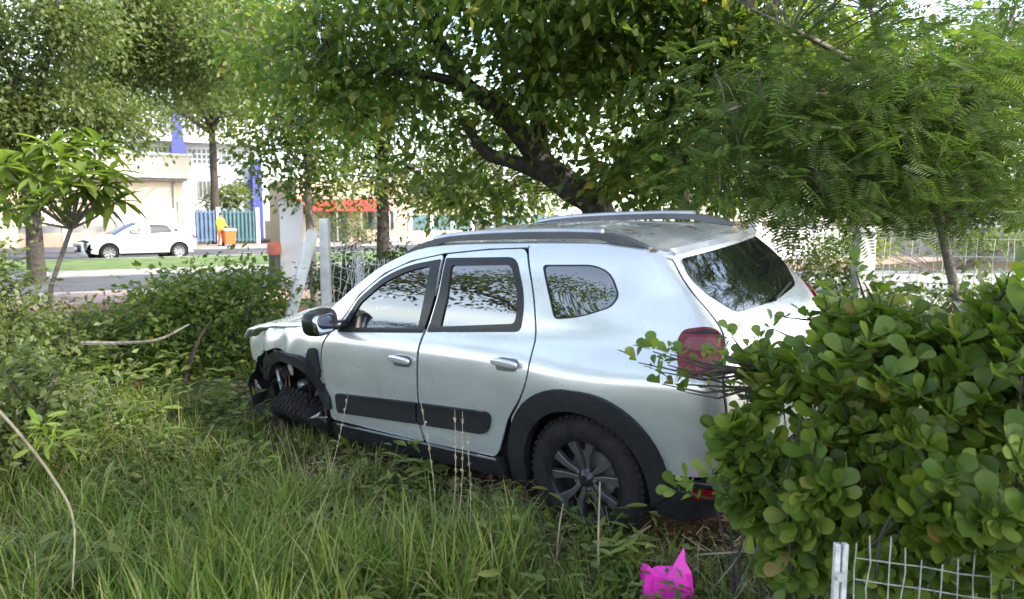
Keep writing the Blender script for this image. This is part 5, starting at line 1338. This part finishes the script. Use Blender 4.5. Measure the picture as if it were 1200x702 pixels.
def gb(u, v, d): p = at(u, v, d); return (p.x, p.y, 0)
bush('verge_bush', 'dense green bush before the leaning concrete post', gb(265, 360, 8.4), [blob(265, 350, 8.4, 70, 38, .6), blob(205, 365, 8.2, 50, 32, .5), blob(310, 345, 8.8, 40, 30, .5), blob(240, 395, 7.8, 70, 28, .5)], 'leaf_main', .085, 230, 28, .19, 41, keep=.72)
bush('verge_bush', 'pale olive bush at the kerb left of the dense green bush', gb(110, 350, 9), [blob(110, 385, 8.6, 45, 26, .5), blob(60, 395, 8.2, 60, 30, .6), blob(150, 395, 8, 50, 26, .5), blob(120, 340, 9, 16, 22, .3)], 'leaf_olive', .08, 150, 24, .15, 43)
bush('verge_bush', 'grey-green scrub at the left edge under the street tree', gb(15, 360, 7.2), [blob(5, 345, 7.4, 35, 60, .5), blob(35, 400, 7, 60, 40, .5), blob(-25, 310, 7.4, 35, 60, .5)], 'leaf_olive', .075, 160, 24, .15, 45)
bush('verge_bush', 'yellowish weedy bush in the left foreground', gb(25, 480, 4.6), [blob(25, 460, 4.6, 60, 50, .4), blob(-20, 520, 4.2, 60, 70, .4), blob(95, 470, 5.2, 50, 35, .4)], 'leaf_olive', .07, 120, 22, .10, 47)
bush('hedge_bush', 'clipped dark hedge behind the buckled wire netting', gb(420, 330, 9.9), [blob(400, 322, 9.9, 34, 30, .35), blob(440, 318, 9.9, 34, 30, .35), blob(475, 318, 10, 28, 26, .35), blob(420, 350, 9.8, 60, 40, .35)], 'leaf_dark', .06, 150, 30, .12, 49)
bush('verge_bush', 'sunlit yellow-green bush by the low white garden wall', gb(925, 300, 17), [blob(925, 293, 17, 30, 22, .6), blob(960, 300, 16.5, 24, 28, .5)], 'leaf_lime', .10, 60, 24, .18, 51)
bush('verge_bush', 'low green weeds along the foot of the wire fence', gb(1060, 345, 8.6), [blob(1045, 345, 8.6, 40, 25, .4), blob(1120, 350, 8.3, 50, 22, .4), blob(985, 330, 9.3, 22, 40, .3)], 'ground_leaf', .09, 80, 22, .14, 53)
bush('verge_bush', 'long green hedge row across the side street behind the wire fence', gb(1110, 290, 22), [blob(1060, 285, 22, 50, 14, .6), blob(1150, 283, 22, 60, 14, .6), blob(1220, 282, 22, 40, 14, .6), blob(1000, 288, 21, 40, 16, .6)], 'leaf_lime', .12, 130, 26, .22, 58)
bush('garden_bush', 'yellow-leaved bush above the blue and teal fence', gb(272, 250, 50), [blob(272, 228, 50, 26, 10, 1), blob(262, 240, 50, 30, 8, 1)], 'leaf_lime', .28, 60, 22, .35, 55)
bush('garden_bush', 'tangle of pale shrubs before the cream shop front', gb(400, 270, 40), [blob(400, 268, 40, 38, 18, .8), blob(530, 245, 36, 30, 14, 1), blob(430, 262, 39, 20, 16, .8)], 'leaf_olive', .2, 60, 20, .3, 57)

# ---------------------------------------------------------------- grass and ground plants
CM = np.array(((0.77454886, 0.6280168, -0.07529251), (-0.63216118, 0.77258845, -0.05898583), (0.02112604, 0.09328441, 0.99541535))); CT = np.array((-1.11094271, 6.19476681, -0.04779409))
def off_car(P, mx=.0):
    Q = (np.c_[P[:, 0], P[:, 1], np.full(len(P), .1)]-CT)@CM
    return ~((Q[:, 0] > -.62-mx) & (Q[:, 0] < 3.42+mx) & (np.abs(Q[:, 1]) < .80+mx))
def blades(P, L, bend, w):
    n = len(P); th = rng.uniform(0, 2*math.pi, n); ts = np.array([0, .35, .7, 1.]); Z = gz(P[:, 0], P[:, 1])-.02
    dx, dy = np.cos(th), np.sin(th); V = np.zeros((n, 7, 3)); k = 0
    pa = th+math.pi/2+rng.normal(0, .5, n)
    for i, t in enumerate(ts):
        h = L*(t-.38*bend*t*t); o = L*bend*t*t*.85
        cx, cy, cz = P[:, 0]+dx*o, P[:, 1]+dy*o, Z+h
        if i < 3:
            ww = w*(1-.55*t)
            for s in (-1, 1):
                V[:, k] = np.stack([cx+s*np.cos(pa)*ww, cy+s*np.sin(pa)*ww, cz], 1); k += 1
        else: V[:, k] = np.stack([cx, cy, cz], 1)
    F = np.array([(0, 1, 3), (0, 3, 2), (2, 3, 5), (2, 5, 4), (4, 5, 6)])
    return V.reshape(-1, 3), (F[None]+(np.arange(n)*7)[:, None, None]).reshape(-1, 3)
def tufts(n, per, box, spread, Lr, br, wr, seed_thin=None, keep=1.):
    c = np.stack([rng.uniform(box[0], box[1], n), rng.uniform(box[2], box[3], n), np.zeros(n)], 1)
    if seed_thin is not None: c = thin(c, seed_thin, keep, 1.6)
    P = np.repeat(c, per, 0)[:, :2]+rng.normal(size=(len(c)*per, 2))*spread
    sc = np.repeat(rng.uniform(.7, 1.25, len(c)), per)
    k = off_car(P, .02) & (P[:, 1] > 1.9) & ~((np.abs(P[:, 0]-.66) < .17) & (P[:, 1] < 3.3)); P = P[k]; sc = sc[k]; m = len(P)
    return blades(P, rng.uniform(*Lr, m)*sc, rng.uniform(*br, m), rng.uniform(*wr, m))
def join(*VF):
    V = []; F = []; n = 0
    for v, f in VF: V.append(v); F.append(f+n); n += len(v)
    return np.concatenate(V), np.concatenate(F)
V, F = join(tufts(1500, 22, (-4.2, 2.2, 1.9, 5.6), .07, (.10, .32), (.2, .95), (.0022, .0048), 81, .68),
            tufts(130, 36, (-1.5, .35, 2.1, 3.6), .045, (.28, .56), (.15, .8), (.003, .0065), 83, .68),
            tufts(110, 40, (-3.4, -.8, 2.6, 4.6), .06, (.25, .48), (.3, .95), (.003, .0055), 85, .6),
            tufts(2200, 12, (-9, 1.0, 5, 10.5), .10, (.10, .32), (.2, .9), (.003, .005), 87, .7),
            tufts(700, 14, (1.5, 9, 4.5, 11.5), .10, (.12, .35), (.2, .8), (.004, .007)),
            tufts(500, 14, (.6, 2.4, 2.2, 4.5), .06, (.10, .28), (.3, .9), (.002, .004)))
tag(link('grass', mesh_np('grass', V, F), MAT['grass_blade']), 'tall uncut green grass all over the lot', 'grass', kind='stuff')
# low broad-leaved ground plants
def ground_leaves(n, box, zmax, size, keep, seed, template=T_LEAF2):
    c = np.stack([rng.uniform(box[0], box[1], n), rng.uniform(box[2], box[3], n), np.zeros(n)], 1)
    c = thin(c, seed, keep, 2.2); per = 16; P = np.repeat(c, per, 0); m = len(P)
    P[:, :2] += rng.normal(size=(m, 2))*.07; k = off_car(P, .0); P = P[k]; m = len(P)
    P[:, 2] = gz(P[:, 0], P[:, 1])+rng.uniform(.0, 1, m)**1.5*zmax*np.repeat(rng.uniform(.4, 1, len(c)), per)[k]
    D = rng.normal(size=(m, 3)); D[:, 2] = rng.uniform(-.2, .5, m); N = rng.normal(size=(m, 3))*.45; N[:, 2] += 1
    return scatter(template, P, D, N, size*rng.uniform(.5, 1.3, m))
V, F = join(ground_leaves(2600, (-4.6, 1.6, 2.6, 6.2), .24, .05, .6, 61), ground_leaves(900, (-9, 2, 5.5, 10), .32, .08, .6, 63), ground_leaves(400, (.3, 2.6, 2.6, 4.6), .16, .05, .7, 65))
tag(link('weeds', mesh_np('weeds', V, F), MAT['ground_leaf']), 'low broad-leaved weeds growing through the grass', 'weeds', kind='stuff')
V, F = join(ground_leaves(480, (-4.6, .6, 2.5, 5.2), .34, .10, .5, 67, T_LONG), ground_leaves(110, (-2.6, .6, 2.2, 3.6), .36, .075, .55, 71, T_LONG), ground_leaves(420, (-6.5, 0, 4.5, 8.5), .45, .14, .5, 69, T_LONG))
tag(link('tall_weeds', mesh_np('tall_weeds', V, F), MAT['leaf_weed']), 'lighter narrow-leaved weeds standing up through the grass', 'weeds', kind='stuff')
V, F = join(tufts(240, 12, (-4.2, 1.6, 2.2, 5.6), .10, (.15, .45), (.5, 1.3), (.0015, .003)), tufts(60, 30, (-.9, .6, 3.2, 4.3), .12, (.12, .3), (.8, 1.4), (.0015, .003)))
tag(link('dry_grass', mesh_np('dry_grass', V, F), MAT['dry_blade']), 'dry straw-coloured blades bent over in the green grass', 'grass', kind='stuff')
# dead leaves and straw on bare earth
def litter():
    spots = [(ground_at(285, 462), .28), (ground_at(345, 520), .35), (ground_at(410, 560), .38), (ground_at(470, 545), .35), (ground_at(600, 590), .35), (ground_at(640, 640), .35), (ground_at(850, 640), .4), (ground_at(560, 560), .35), (ground_at(900, 670), .4)]
    P = np.concatenate([np.array([[p.x, p.y, 0]]) + np.c_[rng.normal(size=(70, 2))*s*.6, np.zeros(70)] for p, s in spots]); n = len(P)
    P[:, 2] = gz(P[:, 0], P[:, 1])+rng.uniform(.01, .07, n)
    D = rng.normal(size=(n, 3)); D[:, 2] *= .35; N = rng.normal(size=(n, 3))*.5; N[:, 2] += .8
    return scatter(T_LEAF4, P, D, N, rng.uniform(.04, .10, n))
V, F = litter(); tag(link('leaf_litter', mesh_np('leaf_litter', V, F), MAT['dead_leaf']), 'dead brown leaves on the bare earth round the car', 'litter', kind='stuff')
mat('straw', (.34, .29, .19), .85, var=.35, scale=20)
sw = MB(); rr = random.Random(77)
for (u, v, n) in ((610, 600, 34), (560, 575, 22), (590, 580, 24), (420, 545, 18), (850, 650, 24), (640, 640, 14), (900, 660, 20)):
    g = ground_at(u, v)
    for k in range(n):
        c = g+Vector((rr.gauss(0, .16), rr.gauss(0, .16), 0)); a = rr.uniform(0, 6.28); L = rr.uniform(.06, .22); z = gz(c.x, c.y)+rr.uniform(.02, .10)
        sw.tube([(c.x, c.y, z), (c.x+L*math.cos(a)*.5, c.y+L*math.sin(a)*.5, z+rr.uniform(0, .03)), (c.x+L*math.cos(a), c.y+L*math.sin(a), z+rr.uniform(-.02, .05))], .0028, 4)
tag(sw.build('straw', MAT['straw']), 'broken dry straw and twigs beside the rear wheel', 'straw', kind='stuff')

leaf_mat('leaf_bright', [(.22, .30, .05), (.30, .36, .07)], trans=.4)
# ---------------------------------------------------------------- single stems, branches, bag
def stem(name, label, path, r, m='dry_stem', cat='stem', seeds=0, group=None, leafm=None):
    base = Vector(path[0]); e = empty(name, base); tag(e, label, cat, group)
    p = [Vector(q)-base for q in spline([tuple(q) for q in path], 6)]
    MB().tube(p, [r*(1-.6*i/len(p)) for i in range(len(p))], 6).build('stalk', MAT[m], e, smooth=True)
    if seeds:
        P = []; D = []
        for k in range(seeds):
            t = .55+.45*k/seeds; q = p[min(len(p)-1, int(t*(len(p)-1)))]; P.append(q+Vector((0, 0, .004*(k % 5)))); D.append(np.array([math.cos(k*2.4), math.sin(k*2.4), 1.6]))
        V, F = scatter(T_LEAF4, np.array(P), np.array(D), rng.normal(size=(seeds, 3)), rng.uniform(.010, .018, seeds))
        link('seed_head', mesh_np('seed_head', V, F), MAT['straw'], e)['kind'] = 'stuff'
    return e
def gp_(u, v, d):
    p = at(u, v, d); return Vector((p.x, p.y, float(gz(p.x, p.y))-.02))
def seed_stalk(label, u0, u1, v1, d, r=.0026):
    b = gp_(u0, 600, d); t = at(u1, v1, d-.05); mid = b.lerp(t, .5)+Vector((.02, 0, .03))
    stem('grass_stalk', label, [b, mid, t], r, 'straw', 'stalk', seeds=46, group='dry grass stalks before the car')
seed_stalk('leaning dry grass stalk before the front door', 375, 408, 462, 4.4)
seed_stalk('tallest thin dry grass stalk before the door gap', 512, 493, 470, 3.7)
seed_stalk('dry grass stalk with a thick seed head before the rear door moulding', 524, 533, 480, 3.6)
seed_stalk('dry grass stalk just right of the thick seed head', 530, 542, 482, 3.6)
seed_stalk('short bare grass stalk before the rear sill', 546, 547, 508, 3.55, .002)
stem('dead_stem', 'upright grey dead stem standing before the rear wheel', [gp_(703, 690, 3.3), at(701, 640, 3.3), at(703, 565, 3.3)], .007, 'dry_stem')
stem('dead_stem', 'thin bent dead stem left of the rear wheel hub', [gp_(650, 660, 3.5), at(655, 620, 3.45), at(660, 590, 3.45)], .005, 'dry_stem')
a = stem('arching_stem', 'arching pale weed stem in the left foreground with lime leaves', [at(-40, 440, 2.9), at(20, 505, 2.9), at(62, 560, 2.85), at(86, 610, 2.8), at(85, 690, 2.75)], .007, 'dry_stem', 'weed')
cl = np.array([at(55, 505, 2.9), at(62, 515, 2.9), at(48, 498, 2.9)]); V, F = clumps(cl, 12, .03, .08, T_LONG, .2)
link('leaves', mesh_np('leaves', V-np.array(a.location), F), MAT['leaf_bright'], a)['kind'] = 'stuff'
stem('fallen_branch', 'curved bare fallen branch in the scrub left of the hood', [at(95, 402, 6.9), at(140, 402, 7), at(185, 398, 7), at(222, 380, 7.1)], .022, 'bark_grey', 'branch')
stem('fallen_branch', 'short dark branch propped in the dense green bush', [gp_(215, 440, 7.4), at(232, 400, 7.4), at(248, 375, 7.5)], .022, 'bark_dark', 'branch')
stem('fallen_branch', 'grey stick lying beside the rear tyre', [at(722, 636, 3.55), at(745, 627, 3.6), at(762, 616, 3.65)], .008, 'dry_stem', 'branch')
for k, (p0, p1) in enumerate((((880, 600), (835, 690)), ((895, 560), (865, 690)), ((885, 590), (905, 700)), ((870, 620), (925, 655)), ((820, 650), (935, 640)))):
    stem('shrub_root', ['long bare stem arching down left of the shrub', 'second bare stem arching beside the long one', 'bare stem crossing behind the pink bag', 'low bare twig under the shrub', 'bare branch lying along the ground under the shrub'][k],
         [at(p0[0], p0[1], 2.95), at((p0[0]+p1[0])/2+12, (p0[1]+p1[1])/2, 2.9), at(p1[0], p1[1], 2.95)], .0045, 'bark_grey', 'stem')
# pink plastic bag
leaf_mat('pink_bag', [(.80, .035, .48), (.84, .05, .52)], rough=.35, trans=.2, tint=(1.1, .5, .9), spec=.6)
def bag():
    b = ground_at(781, 705); d = b.y; base = Vector((b.x, d, float(gz(b.x, d))))
    e = empty('plastic_bag', base); e.scale = (1.12, 1.12, 1.2); tag(e, 'crumpled bright pink plastic bag lying in the grass', 'bag')
    n, m = 30, 16; V = []; F = []; rr = np.random.default_rng(8)
    ridge = rr.normal(size=(n,))*.10
    for j in range(m+1):
        t = j/m
        for i in range(n):
            a = 2*math.pi*i/n; c, s_ = math.cos(a), math.sin(a)
            r = .094*(1-.10*t)*(1+ridge[i]*(.3+.7*t)+.05*math.sin(7*t+3*a))
            x = r*math.copysign(abs(c)**.45, c); y = .6*r*math.copysign(abs(s_)**.45, s_)
            top = .135 + .095*max(0, 1-min(abs(a-.35), abs(a-.35-2*math.pi), abs(a-.35+2*math.pi))/.75) + .028*max(0, 1-abs(a-2.75)/.4) + .03*max(0, 1-abs(a-3.6)/.3) + .008*math.sin(9*a)
            V.append((x*(1-.10*max(0, t-.8)/.2), y, .015+top*t))
    for j in range(m):
        for i in range(n): F.append((j*n+i, j*n+(i+1) % n, (j+1)*n+(i+1) % n, (j+1)*n+i))
    F.append(tuple(range(n))[::-1])
    V.append((-.01, .0, .125)); F += [(m*n+i, m*n+(i+1) % n, len(V)-1) for i in range(n)]
    mb = MB(); mb.add(V, F); o = mb.build('sack', MAT['pink_bag'], e, smooth=True, angle=50)
bag()

# a few leaves that have dropped on the car
bpy.context.view_layer.update(); dg = bpy.context.evaluated_depsgraph_get(); mw = suv.matrix_world; LP = []; LN = []
for k in range(90):
    lx, ly = random.uniform(-.55, 3.0), random.uniform(-.72, .6)
    o0 = mw @ Vector((lx, ly, 1.80 if lx > .9 else 1.30)); hit, loc_, nor_, _, ob_, _ = scene.ray_cast(dg, o0, Vector((0, 0, -1)))
    if hit and ob_ and ob_.name.split('.')[0] in ('roof', 'hood', 'windscreen') and nor_.z > .5: LP.append(loc_+nor_*.006); LN.append(nor_)
if LP:
    n = len(LP); D = rng.normal(size=(n, 3)); D -= (D*np.array(LN)).sum(1)[:, None]*np.array(LN)
    V, F = scatter(T_LEAF4, np.array(LP), D, np.array(LN), rng.uniform(.03, .085, n))
    tag(link('fallen_leaves', mesh_np('fallen_leaves', V, F), MAT['dead_leaf']), 'dry leaves fallen on the roof and hood of the silver car', 'leaves', kind='stuff')
